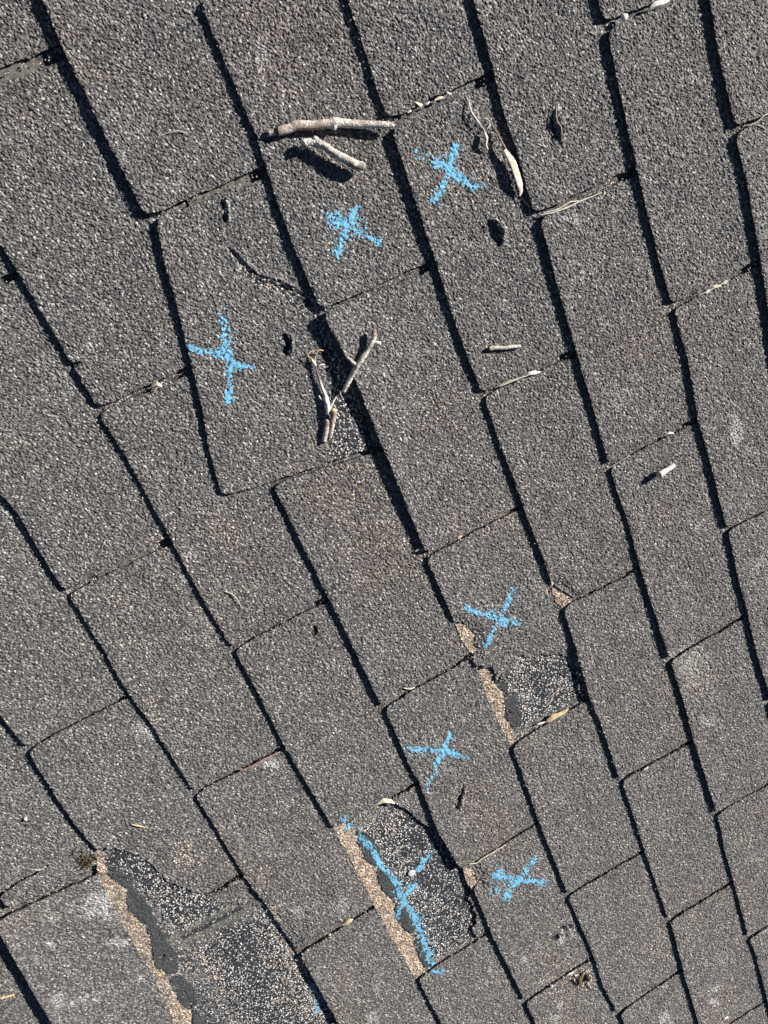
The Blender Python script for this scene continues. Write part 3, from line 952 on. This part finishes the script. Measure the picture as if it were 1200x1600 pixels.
def tube(P, R, sides=12, step=1.5, rough=.12, seed=0):
    r_ = np.random.RandomState(seed + 11)
    Q, rr = resample(P, R, step)
    T, N, B = frames(Q)
    n = len(Q)
    ang = np.arange(sides) * 2 * math.pi / sides
    nz = r_.rand(n, sides)
    nz = (nz + np.roll(nz, 1, 1) + np.roll(nz, 1, 0)) / 3
    kn = max(3, int(n * step / 7))
    ringn = np.interp(np.linspace(0, 1, n), np.linspace(0, 1, kn), r_.uniform(-.5, .5, kn))[:, None] * rough * 1.2
    rad = rr[:, None] * (1 + (nz - .5) * rough * 1.1 + ringn)
    V = Q[:, None, :] + rad[..., None] * (np.cos(ang)[None, :, None] * N[:, None, :] + np.sin(ang)[None, :, None] * B[:, None, :])
    V = V.reshape(-1, 3)
    F = []
    for i in range(n - 1):
        for j in range(sides):
            a_, b_ = i * sides + j, i * sides + (j + 1) % sides
            F.append((a_, b_, b_ + sides, a_ + sides))
    c0 = len(V)
    V = np.vstack([V, Q[0] - T[0] * rr[0] * .15, Q[-1] + T[-1] * rr[-1] * .15])
    for j in range(sides):
        F.append((c0, (j + 1) % sides, j, j))
        F.append((c0 + 1, (n - 1) * sides + j, (n - 1) * sides + (j + 1) % sides, (n - 1) * sides + (j + 1) % sides))
    T3 = []
    for q in F:
        if q[2] == q[3]:
            T3.append((q[0], q[1], q[2]))
        else:
            T3.append((q[0], q[1], q[2]))
            T3.append((q[0], q[2], q[3]))
    return V, np.array(T3)


def path(pts):
    """(px, py, radius mm, height of the axis over the shingles mm) -> roof points"""
    P = []
    R = []
    for q in pts:
        xy = unp(q[0], q[1], 4)
        hz = surf_z(*xy)
        xy = unp(q[0], q[1], hz + q[3])
        P.append((xy[0], xy[1], hz + q[3]))
        R.append(q[2])
    return P, R


def empty(name, loc_mm, label, cat, group=None):
    e = bpy.data.objects.new(name, None)
    e.empty_display_size = .01
    COL.objects.link(e)
    e.matrix_world = ROOF @ Matrix.Translation(Vector(loc_mm) * MM)
    e['label'] = label
    e['category'] = cat
    group = group or GROUPS.get(cat)
    if group:
        e['group'] = group
    return e


def tag(o, label, cat, group=None):
    o['label'] = label
    o['category'] = cat
    group = group or GROUPS.get(cat)
    if group:
        o['group'] = group


def part_tube(name, pts, mat, root, org, seed=0, rough=.14, sides=12, step=1.4):
    P, R = path(pts)
    V, F = tube(P, R, sides, step, rough, seed)
    return link(name, mesh_np(name, V - np.array(org), F, True), mat, root)


def origin(pts):
    P, R = path(pts)
    P = np.array(P)
    return (P[:, 0].mean(), P[:, 1].mean(), P[:, 2].min() - max(R))


# 1 long twig
st = [(419, 208, 2.9, 4.2), (431, 205.5, 3.1, 4.6), (434, 205.5, 4.3, 5.0), (456, 200, 4.2, 5.4), (461, 196, 4.9, 5.6), (490, 196, 4.3, 5.8), (514, 193, 4.4, 6.0), (522, 191.5, 5.3, 6.0), (530, 192, 4.3, 6.0),
      (560, 194, 3.9, 6.2), (600, 195, 3.4, 6.4), (612, 196, 2.4, 6.6), (617, 195, .8, 6.6)]
org = origin(st)
tw = empty('twig', org, 'longest twig, thick, brown and smooth, lying near the top', 'twig')
part_tube('stem', st, M_BARK, tw, org, 1, .07, 16, 1.3)
part_tube('knot', [(522, 193, 2.6, 8), (523, 199, 2.9, 8.5), (521, 203, 1.6, 7)], M_PALE_BARK, tw, org, 2, .2)
part_tube('splinter', [(605, 193, .9, 8), (616, 191, .5, 9), (621, 186, .3, 11)], M_PALE, tw, org, 3, .2, 6)
part_tube('bark_ring', [(431, 205.5, 4.5, 4.6), (435, 205.3, 4.9, 4.9)], M_DARK, tw, org, 4, .2, 12, .8)
# 2 forked twig, standing a little off the roof
st = [(476, 224, 4.0, 9), (482, 222, 3.6, 10), (494, 221, 3.6, 10), (505, 227, 3.6, 10), (522, 238, 3.5, 10), (528, 243, 4.3, 10), (545, 252, 3.8, 10), (556, 258, 4.3, 10), (567, 260, 3.9, 10), (570, 260, 3.0, 10)]
org = origin(st)
tw = empty('twig', (org[0], org[1], surf_z(org[0], org[1])), 'short forked pale twig just under the longest twig', 'twig')
part_tube('stem', st, M_PALE_BARK, tw, (org[0], org[1], surf_z(org[0], org[1])), 5, .34, 14, 1.0)
part_tube('side_branch', [(501, 226, 2.6, 10), (494, 217, 2.3, 11), (490, 214, 1.6, 12)], M_PALE_BARK, tw, (org[0], org[1], surf_z(org[0], org[1])), 6, .3)
part_tube('side_branch', [(476, 226, 3.0, 7), (474, 230, 2.4, 3), (468, 233, 1.5, 1)], M_PALE_BARK, tw, (org[0], org[1], surf_z(org[0], org[1])), 6, .3)
part_tube('cut_end', [(475, 222, 3.4, 10), (473.5, 223, 2.9, 10)], M_PALE, tw, (org[0], org[1], surf_z(org[0], org[1])), 7, .3, 10, .6)
# 3 Y shaped twig
st = [(584, 517, 2.6, 11), (585, 527, 2.8, 11), (580, 538, 2.8, 11), (570, 554, 2.7, 10.5), (558, 572, 3.0, 9.5), (548, 590, 2.7, 8.0), (537, 612, 2.2, 6)]
org = origin(st)
org = (org[0], org[1], surf_z(org[0], org[1]))
tw = empty('twig', org, 'grey Y-shaped twig lying across the wide gap in the shingles', 'twig')
part_tube('stem', st, M_PALE_BARK, tw, org, 8, .22)
part_tube('side_branch', [(557, 571, 2.2, 9), (549, 564, 2.0, 9), (542, 558, 1.3, 9)], M_PALE_BARK, tw, org, 9, .3)
part_tube('side_branch', [(583, 534, 2.0, 11), (590, 536, 2.1, 12), (595, 536, 1.9, 12)], M_PALE_BARK, tw, org, 10, .3)
part_tube('brown_tip', [(584, 515.5, 2.5, 11), (585.3, 525, 3.05, 11)], M_RED_BARK, tw, org, 11, .2)
part_tube('brown_tip', [(543, 602, 2.5, 7), (536, 614, 2.1, 5.6)], M_RED_BARK, tw, org, 12, .2)
# 4 two short pieces side by side
st = [(511.5, 656, 3.1, 3.6), (510, 670, 3.1, 3.6), (506.5, 690, 2.7, 3)]
org = origin(st)
tw = empty('twig', org, 'left one of two short cut pieces lying side by side, grey bark', 'twig')
part_tube('stem', st, M_BARK, tw, org, 13, .12, 14)
part_tube('cut_end', [(511.5, 656, 2.7, 3.6), (511.7, 654.8, 2.4, 3.6)], M_WOOD, tw, org, 14, .1, 12, .6)
st = [(521.5, 643, 3.4, 7), (520.5, 655, 3.0, 5.5), (516, 684, 1.9, 3)]
org = origin(st)
tw = empty('twig', org, 'right one of two short cut pieces, showing its round yellow cut end', 'twig')
part_tube('stem', st, M_BARK, tw, org, 15, .12, 14)
part_tube('cut_end', [(521.9, 642.5, 3.2, 7.6), (522.5, 640.5, 3.0, 8.6)], M_WOOD, tw, org, 16, .06, 14, .6)
# 5 shredded stalk above them
st = [(492, 562, .9, 3), (493, 575, .8, 3), (497, 590, 1.2, 4), (503, 605, 1.6, 4), (508, 618, 2.0, 4), (512, 632, 2.9, 5), (513, 648, 2.9, 5.5)]
org = origin(st)
tw = empty('twig', org, 'splintered reddish stalk with a frayed curly end on the bare strip', 'twig')
part_tube('stem', st, M_PALE, tw, org, 17, .35)
for i, pts in enumerate(([(512, 628, 1.0, 5), (502, 604, .8, 5), (497, 585, .6, 5), (492, 568, .5, 4)], [(508, 622, 1, 4), (502, 625, 1.2, 3), (498, 618, .7, 3)],
                         [(492, 562, .6, 4), (486, 560, .6, 5), (480, 556, .6, 6), (484, 550, .5, 6), (492, 548, .5, 6)], [(491, 566, .8, 3), (494, 553, .6, 6), (498, 546, .5, 7), (505, 548, .5, 5)],
                         [(515, 640, 1.0, 4), (521, 628, .8, 4), (526, 618, .5, 3)], [(487, 562, 1.4, 4), (491, 568, 1.6, 4), (494, 572, 1.0, 4)])):
    part_tube('shred', pts, M_TANLEAF if i in (2, 3) else M_RED_BARK if i == 0 else M_PALE, tw, org, 20 + i, .3, 6, 1.2)
# 6 stub
st = [(1030, 742, 4.2, 9), (1036, 738, 4.0, 8.5), (1040, 735.5, 3.3, 7), (1053, 727, 3.1, 5.5)]
org = origin(st)
org = (org[0], org[1], surf_z(org[0], org[1]))
tw = empty('twig', org, 'short pale cream stub lying alone at the right', 'twig')
part_tube('stem', st, M_PALE, tw, org, 30, .10, 14, 1.1)
part_tube('cut_end', [(1030, 742.2, 3.7, 9), (1028.8, 743, 3.4, 9.2)], M_WOOD, tw, org, 31, .1, 12, .6)
# 7 small twig in the middle of the right side
st = [(764, 545, 2.4, 4.0), (775, 543.5, 2.2, 4), (790, 543.5, 2.3, 4), (803, 541.5, 2.1, 4), (813, 541, 1.6, 4)]
org = origin(st)
tw = empty('twig', org, 'small straight grey twig right of centre, beneath the round hole', 'twig')
part_tube('stem', st, M_PALE_BARK, tw, org, 32, .25)
part_tube('cut_end', [(764, 545, 2.6, 4.0), (762, 545.4, 1.9, 4)], M_DARK, tw, org, 33, .2, 10, .6)


def strip_leaf(pts, mat, name, label, cat, curl=.35, group=None, seed=0, root=None, rorg=None):
    """curved dry leaf: pts (px, py, half width mm, height mm)"""
    P, R = path(pts)
    Q, rr = resample(P, R, 1.4)
    T, N, B = frames(Q)
    m = 7
    V = []
    r_ = np.random.RandomState(seed)
    sl = np.array(sun_local)
    tb = [abs(np.dot(B[len(Q) // 2] * math.cos(a_) - N[len(Q) // 2] * math.sin(a_), sl)) for a_ in (-.45, .45)]
    tw_ = (-.45 if tb[0] > tb[1] else .45) + np.clip(np.cumsum(r_.uniform(-.06, .06, len(Q))), -.2, .2)
    for i in range(len(Q)):
        for j in range(m):
            s = j / (m - 1) * 2 - 1
            nn = N[i] * math.cos(tw_[i]) + B[i] * math.sin(tw_[i])
            bb = B[i] * math.cos(tw_[i]) - N[i] * math.sin(tw_[i])
            V.append(Q[i] + nn * s * rr[i] + bb * (-.45 * curl * rr[i] * (s * s) + r_.uniform(-.16, .16) + .12 * math.sin(j * 2.6)))
    n = len(Q)
    F = []
    for i in range(n - 1):
        for j in range(m - 1):
            a_ = i * m + j
            F.append((a_, a_ + m, a_ + m + 1, a_ + 1))
    V = np.array(V)
    nv = len(V)
    V = np.vstack([V, V - np.array([0, 0, .28])])
    F2 = [(q[3] + nv, q[2] + nv, q[1] + nv, q[0] + nv) for q in F]
    S = []
    for i in range(n - 1):
        a_, b_ = i * m, (i + 1) * m
        S.append((b_, a_, a_ + nv, b_ + nv))
        a_, b_ = i * m + m - 1, (i + 1) * m + m - 1
        S.append((a_, b_, b_ + nv, a_ + nv))
    o_ = rorg if rorg is not None else np.array([V[:, 0].mean(), V[:, 1].mean(), V[:, 2].min()])
    me = mesh_np(name, V - o_, np.array(F + F2 + S), True)
    if root is not None:
        return link(name, me, mat, root)
    o = link(name, me, mat, None, tuple(np.array(o_) * MM), top=True)
    tag(o, label, cat, group)
    return o


# curled leaf on the right of the first cross
st = [(773, 203, .8, 4), (778, 210, 1.0, 5), (785, 225, 1.6, 8), (792, 238, 2.6, 8), (801, 252, 4.4, 8), (808, 270, 4.9, 8.5), (813, 288, 4.2, 8), (815, 300, 2.2, 6), (812, 306, .8, 5)]
P_, R_ = path(st)
org = np.array(P_).mean(0)
org[2] = surf_z(org[0], org[1])
lf = empty('dry_leaf', tuple(org), 'long curled cream leaf with a thin stalk beside the first chalk cross', 'leaf')
strip_leaf(st, M_LEAF, 'blade', None, None, .5, seed=3, root=lf, rorg=org)
part_tube('stalk', [(766, 192, .6, 3), (772, 200, .9, 5), (784, 222, 1.2, 7), (790, 233, 1.0, 9)], M_RED_BARK, lf, org, 40, .2, 8)
part_tube('thread', [(812, 306, .3, 4), (820, 316, .3, 4), (834, 330, .3, 5)], M_DARK, lf, org, 41, .2, 5)
# curly shred left of it
st = [(732, 155, .6, 3), (734, 168, .9, 5), (738, 178, 1.0, 6), (744, 186, .8, 6), (750, 195, 1.0, 6)]
org = np.array(path(st)[0]).mean(0)
org[2] = surf_z(org[0], org[1])
lf = empty('bark_shred', tuple(org), 'curly frayed bark shred at the top, left of the curled leaf', 'bark')
part_tube('fibre', st, M_PALE, lf, org, 42, .35, 7, 1)
for i, pts in enumerate(([(744, 172, .6, 5), (748, 178, .8, 6), (746, 184, .6, 5)], [(752, 190, .6, 4), (757, 184, .5, 7), (764, 188, .5, 7), (766, 196, .6, 5)], [(757, 208, 1.6, 5), (760, 216, 2.0, 7), (758, 226, 1.6, 6), (762, 234, .8, 4)],
                         [(757, 208, .5, 5), (762, 200, .5, 7), (766, 195, .5, 6)], [(750, 196, .7, 5), (756, 202, .6, 6), (757, 208, .9, 6)], [(728, 150, .5, 3), (732, 158, .5, 3)])):
    part_tube('fibre', pts, M_LEAF if i == 2 else M_STRAW, lf, org, 43 + i, .35, 7, 1)


def straw(pts, label, mat=M_STRAW, name='straw', cat='straw', seed=0, group=None):
    org = np.array(path(pts)[0]).mean(0)
    org[2] -= max(q[2] for q in pts)
    P, R = path(pts)
    V, F = tube(P, R, 6, 1.5, .15, seed)
    o = link(name, mesh_np(name, V - org, F, True), mat, None, tuple(org * MM), top=True)
    tag(o, label, cat, group)
    return o


straw([(843, 336, .8, 2), (862, 333, .9, 3), (885, 325, 1.0, 3), (905, 315, .9, 3), (925, 307, .6, 2), (940, 301, .4, 1)], 'long pale straw lying in the joint below the curled leaf')
straw([(848, 333, .5, 3), (870, 328, .7, 4), (892, 315, .8, 4), (905, 314, .5, 2)], 'short second straw beside the long straw in the same joint', seed=2)
straw([(733, 1350, .8, 3), (745, 1349, .9, 4), (752, 1342, .9, 3), (770, 1332, 1.0, 3), (790, 1320, .8, 2)], 'bent pale straw at the small tan chip near the lower cross', seed=3)
straw([(772, 607, .4, 1), (784, 600, .6, 3), (800, 594, .6, 4), (820, 588, .6, 4)], 'thin arched straw right of centre under the small twig', seed=4)
straw([(246, 214, .35, 1), (262, 208, .4, 2), (280, 204, .4, 3), (294, 210, .3, 1)], 'fine pale fibre lying alone at the upper left', seed=5)
straw([(350, 924, .4, 1), (362, 927, .45, 2.5), (372, 937, .45, 3), (377, 950, .4, 1)], 'fine curved pale fibre lying alone left of centre', seed=6)
straw([(572, 459, .7, 1.5), (578, 461, .8, 2), (584, 464, .6, 1.5)], 'tiny pale splinter above the Y-shaped twig', M_PALE, 'splinter', 'splinter', seed=7)
straw([(1165, 197, .5, 1), (1180, 193, .7, 3), (1195, 180, .6, 4), (1206, 176, .4, 3)], 'curved pale straw at the upper right edge', seed=8)
straw([(1178, 195, .4, 1), (1190, 197, .5, 3), (1200, 205, .4, 1)], 'thin short straw forking off at the right edge', seed=9)
straw([(205, 1288, .7, 2), (214, 1290, 1.1, 2), (222, 1292, .7, 2), (231, 1293, .4, 1)], 'tiny tan straw above the widest torn patch', M_TANLEAF, seed=10)
straw([(213, 1290, .5, 2), (213, 1286, .4, 3)], 'minute tan speck on the tiny tan straw', M_TANLEAF, seed=10)
straw([(375, 1205, 1.0, 1.5), (392, 1198, 1.5, 2), (412, 1187, 1.6, 2), (437, 1175, .9, 1.5)], 'strip of brown bark wedged in the joint left of the bottom middle', M_RED_BARK, 'bark_strip', 'bark', 11)
straw([(1112, 1270, .6, 1.5), (1118, 1262, .5, 1)], 'tiny pale straw at the joint on the lower right', seed=12)
straw([(1173, 1466, .5, 2), (1185, 1460, .6, 3), (1202, 1450, .5, 3)], 'pale straw in the joint at the lower right edge', seed=13)
straw([(648, 862, 1.0, 2), (655, 858, .9, 3), (668, 859, .3, 2)], 'pale tapered seed sliver at the joint below centre', M_PALE, 'sliver', 'seed', 14)
straw([(630, 1075, .7, 2), (640, 1077, 1.0, 3), (648, 1074, .6, 2)], 'small dark sliver in the joint above the lower crosses', M_STRAW, 'sliver', 'seed', 15)
straw([(0, 1560, 1.2, 2), (10, 1558, 1.5, 2), (22, 1554, 1.0, 2)], 'tan straw in the joint at the lower left edge', M_TANLEAF, seed=16)
straw([(48, 1358, .6, 2), (62, 1360, .7, 2), (72, 1354, .6, 2)], 'thin pale straw in the joint at the left edge', seed=17)
straw([(1005, 1203, 1.3, 2), (1012, 1199, 1.2, 2)], 'small pale scrap in the joint on the lower right', M_LEAF, 'leaf_scrap', 'leaf', 18)
straw([(940, 738, .4, 2), (950, 732, .5, 3), (975, 717, .5, 2), (984, 712, .4, 2)], 'hair-thin pale straw in the joint above the cream stub', seed=19)

strip_leaf([(582, 1268, .5, 1.5), (590, 1256, 1.6, 3), (600, 1251, 3.0, 4), (610, 1252, 2.8, 4), (617, 1256, .8, 3)], M_LEAF, 'dry_leaf', 'cream folded leaf scrap on the upper edge of the middle bared patch', 'leaf', seed=5)
straw([(568, 1272, .4, 1.5), (578, 1264, .5, 2), (592, 1253, .6, 2)], 'thin stalk running to the cream folded leaf scrap', seed=20)
strip_leaf([(856, 1127, 2.6, 3), (864, 1121, 4.0, 4), (873, 1117, 2.6, 4), (880, 1114, 2.4, 4), (888, 1108, .8, 3)], M_TANLEAF, 'dry_leaf', 'tan leaf chip wedged in the joint under the small bared patch', 'leaf', seed=6)
strip_leaf([(840, 1132, .7, 2), (846, 1130, 1.2, 2), (852, 1128, .6, 2)], M_PALE, 'leaf_scrap', 'white scrap just left of the tan leaf chip', 'leaf', seed=7)
strip_leaf([(536, 1446, 1.2, 3), (542, 1442, 3.0, 4), (548, 1438, 2.2, 4), (552, 1437, .6, 3)], M_TANLEAF, 'dry_leaf', 'small cream husk in the joint left of the long chalk cross', 'husk', seed=8)
straw([(513, 1461, 1.6, 2), (517, 1460, 1.6, 2)], 'yellow seed in the joint left of the small cream husk', M_TANLEAF, 'seed', 'seed', 21)
straw([(714, 842, 1.8, 2), (719, 839, 1.8, 2.5), (721, 837, .8, 2)], 'small yellow seed in the joint below centre', M_TANLEAF, 'seed', 'seed', 22)
straw([(38, 1280, 2.6, 1.5), (42, 1279, 2.6, 1.5)], 'small round white pellet at the left edge', M_PALE, 'pellet', 'pellet', 23)
strip_leaf([(1012, 18, .8, 3), (1018, 10, 1.6, 5), (1026, 5, 2.6, 6), (1036, 3, 2.4, 6), (1046, 0, 1.2, 4)], M_PALE, 'dry_leaf', 'white curled leaf scrap at the top right edge', 'leaf', seed=9)
straw([(972, 30, 2.8, 3), (975, 27, 3.8, 4), (979, 25, 2.4, 3)], 'cream fluffy seed in the topmost joint', M_PALE, 'seed', 'seed', 24)
strip_leaf([(823, 587, .8, 3), (828, 583, 2.2, 4), (836, 582, 2.4, 4), (845, 581, .6, 3)], M_PALE, 'dry_leaf', 'white leaf scrap in the joint right of the small twig', 'leaf', seed=10)
straw([(780, 604, .6, 3), (800, 596, .8, 3), (826, 586, .5, 3)], 'straw leading to the white leaf scrap in the joint', seed=25)
strip_leaf([(1041, 679, .6, 3), (1046, 676, 1.6, 4), (1053, 677, .6, 3)], M_PALE, 'leaf_scrap', 'small white scrap in the joint above the cream stub', 'leaf', seed=11)
strip_leaf([(238, 604, .8, 2), (246, 599, 2.0, 4), (253, 604, 1.2, 4)], M_LEAF, 'leaf_scrap', 'pale forked scrap in the joint left of the large cross', 'leaf', seed=12)
straw([(240, 612, .6, 2), (246, 604, .7, 3), (254, 597, .5, 3)], 'short stalk across the pale forked scrap', seed=26)
straw([(1131, 1592, 1.8, 2), (1137, 1589, 2.0, 2)], 'white chip in the joint at the lower right corner', M_PALE, 'chip', 'chip', 27)
straw([(860, 1542, 1.3, 2), (864, 1540, 1.4, 2)], 'white chip in the joint left of the orange husk', M_PALE, 'chip', 'chip', 28)
strip_leaf([(885, 1525, .6, 2), (890, 1522, 1.4, 3), (896, 1520, .6, 2)], M_PALE, 'leaf_scrap', 'white scrap just left of the orange husk', 'leaf', seed=13)
# scraps in two joints
for i, (x, y, a_, l_, lb) in enumerate(((640, 172, -30, 10, 'leftmost pale scrap in the joint above the first chalk cross'), (655, 163, 20, 8, 'second pale scrap from the left in the joint above the first cross'),
                                        (668, 160, -40, 9, 'third pale scrap from the left in the joint above the first cross'), (686, 154, -20, 11, 'fourth scrap, greenish, in the joint above the first cross'),
                                        (702, 146, 15, 9, 'rightmost cream scrap in the joint above the first chalk cross'))):
    c, s = math.cos(math.radians(a_)), math.sin(math.radians(a_))
    l_ *= (.7, 1.5, .9, 1.3, .8)[i]
    y += (2, -2, 1, 0, -1)[i]
    strip_leaf([(x - c * l_ / 2, y - s * l_ / 2, .9, 1.5), (x + 2, y + (-2, 3, 1, -2, 2)[i], (1.4, 2.4, 1.0, 1.8, 1.2)[i], 2.5), (x + c * l_ / 2, y + s * l_ / 2, .4, 1.5)], M_PALE if i % 2 == 0 else M_LEAF, 'leaf_scrap', lb, 'leaf', seed=30 + i)
for i, (x, y, a_, l_, lb) in enumerate(((1106, 455, -30, 11, 'lower pale scrap in the joint at the upper right'), (1120, 447, -5, 13, 'middle pale scrap in the joint at the upper right'),
                                        (1133, 441, -35, 10, 'upper cream scrap in the joint at the upper right'))):
    c, s = math.cos(math.radians(a_)), math.sin(math.radians(a_))
    strip_leaf([(x - c * l_ / 2, y - s * l_ / 2, .6, 1.5), (x, y, 2.2, 2.5), (x + c * l_ / 2, y + s * l_ / 2, .6, 1.5)], M_PALE if i != 1 else M_LEAF, 'leaf_scrap', lb, 'leaf', seed=40 + i)
# thin straw lying along the upper right joint
straw([(1090, 462, .5, 2), (1112, 452, .7, 3), (1140, 437, .5, 2)], 'thin straw along the joint at the upper right', seed=44)

straw([(870, 165, .25, 5), (869, 180, .5, 6.5), (871, 191, .6, 7), (877, 197, .5, 7), (878, 208, .45, 6.5), (878, 222, .25, 5)], 'pale frayed curl standing along the raised slit at the upper right', M_STRAW, 'curl', 'fibre', 45)
# orange husk
st = [(914, 1519, 1.0, 4), (911, 1526, 2.6, 4), (909, 1532, 1.4, 3.5), (904, 1541, .8, 3)]
org = np.array(path(st)[0]).mean(0)
org[2] = surf_z(org[0], org[1])
hk = empty('seed_husk', tuple(org), 'broken orange brown husk in a ring of pale shreds near the bottom', 'husk')
strip_leaf(st, M_ORANGE, 'shell', None, None, .6, seed=14, root=hk, rorg=org)
part_tube('kernel', [(916, 1524, 3.6, 2.2), (920, 1530, 3.6, 2.2)], M_DARK, hk, org, 50, .3, 8)
part_tube('kernel', [(903, 1529, 3.0, 2.0), (905, 1536, 2.8, 2.0)], M_DARK, hk, org, 51, .3, 8)
for i in range(15):
    a_ = i / 15 * 2 * math.pi + random.uniform(-.2, .2)
    r_ = random.uniform(10, 15)
    x, y = 912 + math.cos(a_) * r_, 1529 + math.sin(a_) * r_ * .95
    part_tube('shred', [(x, y, .6, 2), (x + random.uniform(-4, 4), y + random.uniform(-4, 4), .9, 3), (x + random.uniform(-6, 6), y + random.uniform(-6, 6), .4, 2)],
              M_STRAW if i % 2 else M_LEAF, hk, org, 52 + i, .3, 6, 1)
# moss plug in the open joint at the lower left
r_ = np.random.RandomState(5)
c0 = unp(135, 1346, 3)
V = []
F = []
for i in range(90):
    q = c0 + r_.normal(0, 1, 2) * np.array([6, 5])
    z = r_.uniform(.2, 4.5)
    d = r_.normal(0, 1, 3)
    d /= np.linalg.norm(d)
    e = np.cross(d, r_.normal(0, 1, 3))
    e /= np.linalg.norm(e)
    L = r_.uniform(2, 6)
    w = r_.uniform(.5, 1.2)
    b = np.array([q[0], q[1], z])
    i0 = len(V)
    V += [b - d * L - e * w, b - d * L + e * w, b + d * L + e * w * .4, b + d * L - e * w * .4]
    F.append((i0, i0 + 1, i0 + 2, i0 + 3))
V = np.array(V)
o_ = np.array([c0[0], c0[1], 0])
me = mesh_np('moss_tuft', V - o_, np.array(F), False)
mo = link('moss_tuft', me, M_MOSS, None, tuple(o_ * MM), top=True)
tag(mo, 'dark dry moss tuft in the open joint above the widest torn patch', 'moss')

# loose stones washed into the joints, below the butts and over the bared patches
LV = []
LF = []
LM = []
r_ = np.random.RandomState(21)
base8 = np.array([(1, 0, 0), (0, 1, 0), (-1, 0, 0), (0, -1, 0), (0, 0, 1), (0, 0, -1)], float)
tri8 = np.array([(0, 1, 4), (1, 2, 4), (2, 3, 4), (3, 0, 4), (1, 0, 5), (2, 1, 5), (3, 2, 5), (0, 3, 5)])
spots = []
for k, d in KEYS.items():
    for u, e in d.items():
        for _ in range(r_.randint(14, 40)):
            t = r_.rand()
            q = (e[0][0] + (e[1][0] - e[0][0]) * t + r_.normal(0, 2.5), e[0][1] + (e[1][1] - e[0][1]) * t + r_.normal(0, 2.5))
            spots.append((q, 0))
for k, d in BUTT.items():
    for u, pts in d.items():
        for _ in range(16):
            t = r_.rand() * (len(pts) - 1)
            i = int(t)
            t -= i
            q = (pts[i][0] + (pts[i + 1][0] - pts[i][0]) * t - abs(r_.normal(0, 16)), pts[i][1] + (pts[i + 1][1] - pts[i][1]) * t + r_.normal(0, 6))
            spots.append((q, 0))
for P, nn in ((P1, 330), (P2, 160), (P3, 70)):
    a = np.array(P)
    for _ in range(nn):
        q = a.min(0) + r_.rand(2) * (a.max(0) - a.min(0))
        if inpoly(np.array([q[0]]), np.array([q[1]]), P)[0]:
            spots.append((q, -2.6))
for q, dz in spots:
    if not (-30 < q[0] < 1230 and -30 < q[1] < 1630):
        continue
    x, y = unp(q[0], q[1], 2)
    z = surf_z(x, y) + .45 + dz
    sz = r_.uniform(.55, 1.05)
    Rm = np.linalg.qr(r_.normal(size=(3, 3)))[0]
    v = (base8 * r_.uniform(.7, 1.3, (6, 1)) * sz) @ Rm + [x, y, z]
    LF.append(tri8 + len(LV) * 6)
    LV.append(v)
    LM.append(np.full(8, r_.choice([0, 1, 2], p=[.45, .3, .25])))
me = mesh_np('loose_granules', np.concatenate(LV), np.concatenate(LF), False, None, np.concatenate(LM))
M_STONE = plain_mat('pale_stone', (.40, .39, .37), (.72, .70, .66), 400, .7, .1)
M_STONE2 = plain_mat('tan_stone', (.30, .22, .15), (.60, .47, .34), 400, .7, .1)
M_STONE3 = plain_mat('grey_stone', (.10, .10, .10), (.26, .25, .24), 400, .7, .1)
for m_ in (M_STONE, M_STONE2, M_STONE3):
    me.materials.append(m_)
lg = link('loose_granules', me, None, None, (0, 0, 0), top=True)
lg['kind'] = 'stuff'
lg['label'] = 'loose pale and tan granules scattered along the joints and bared patches'
lg['category'] = 'granules'
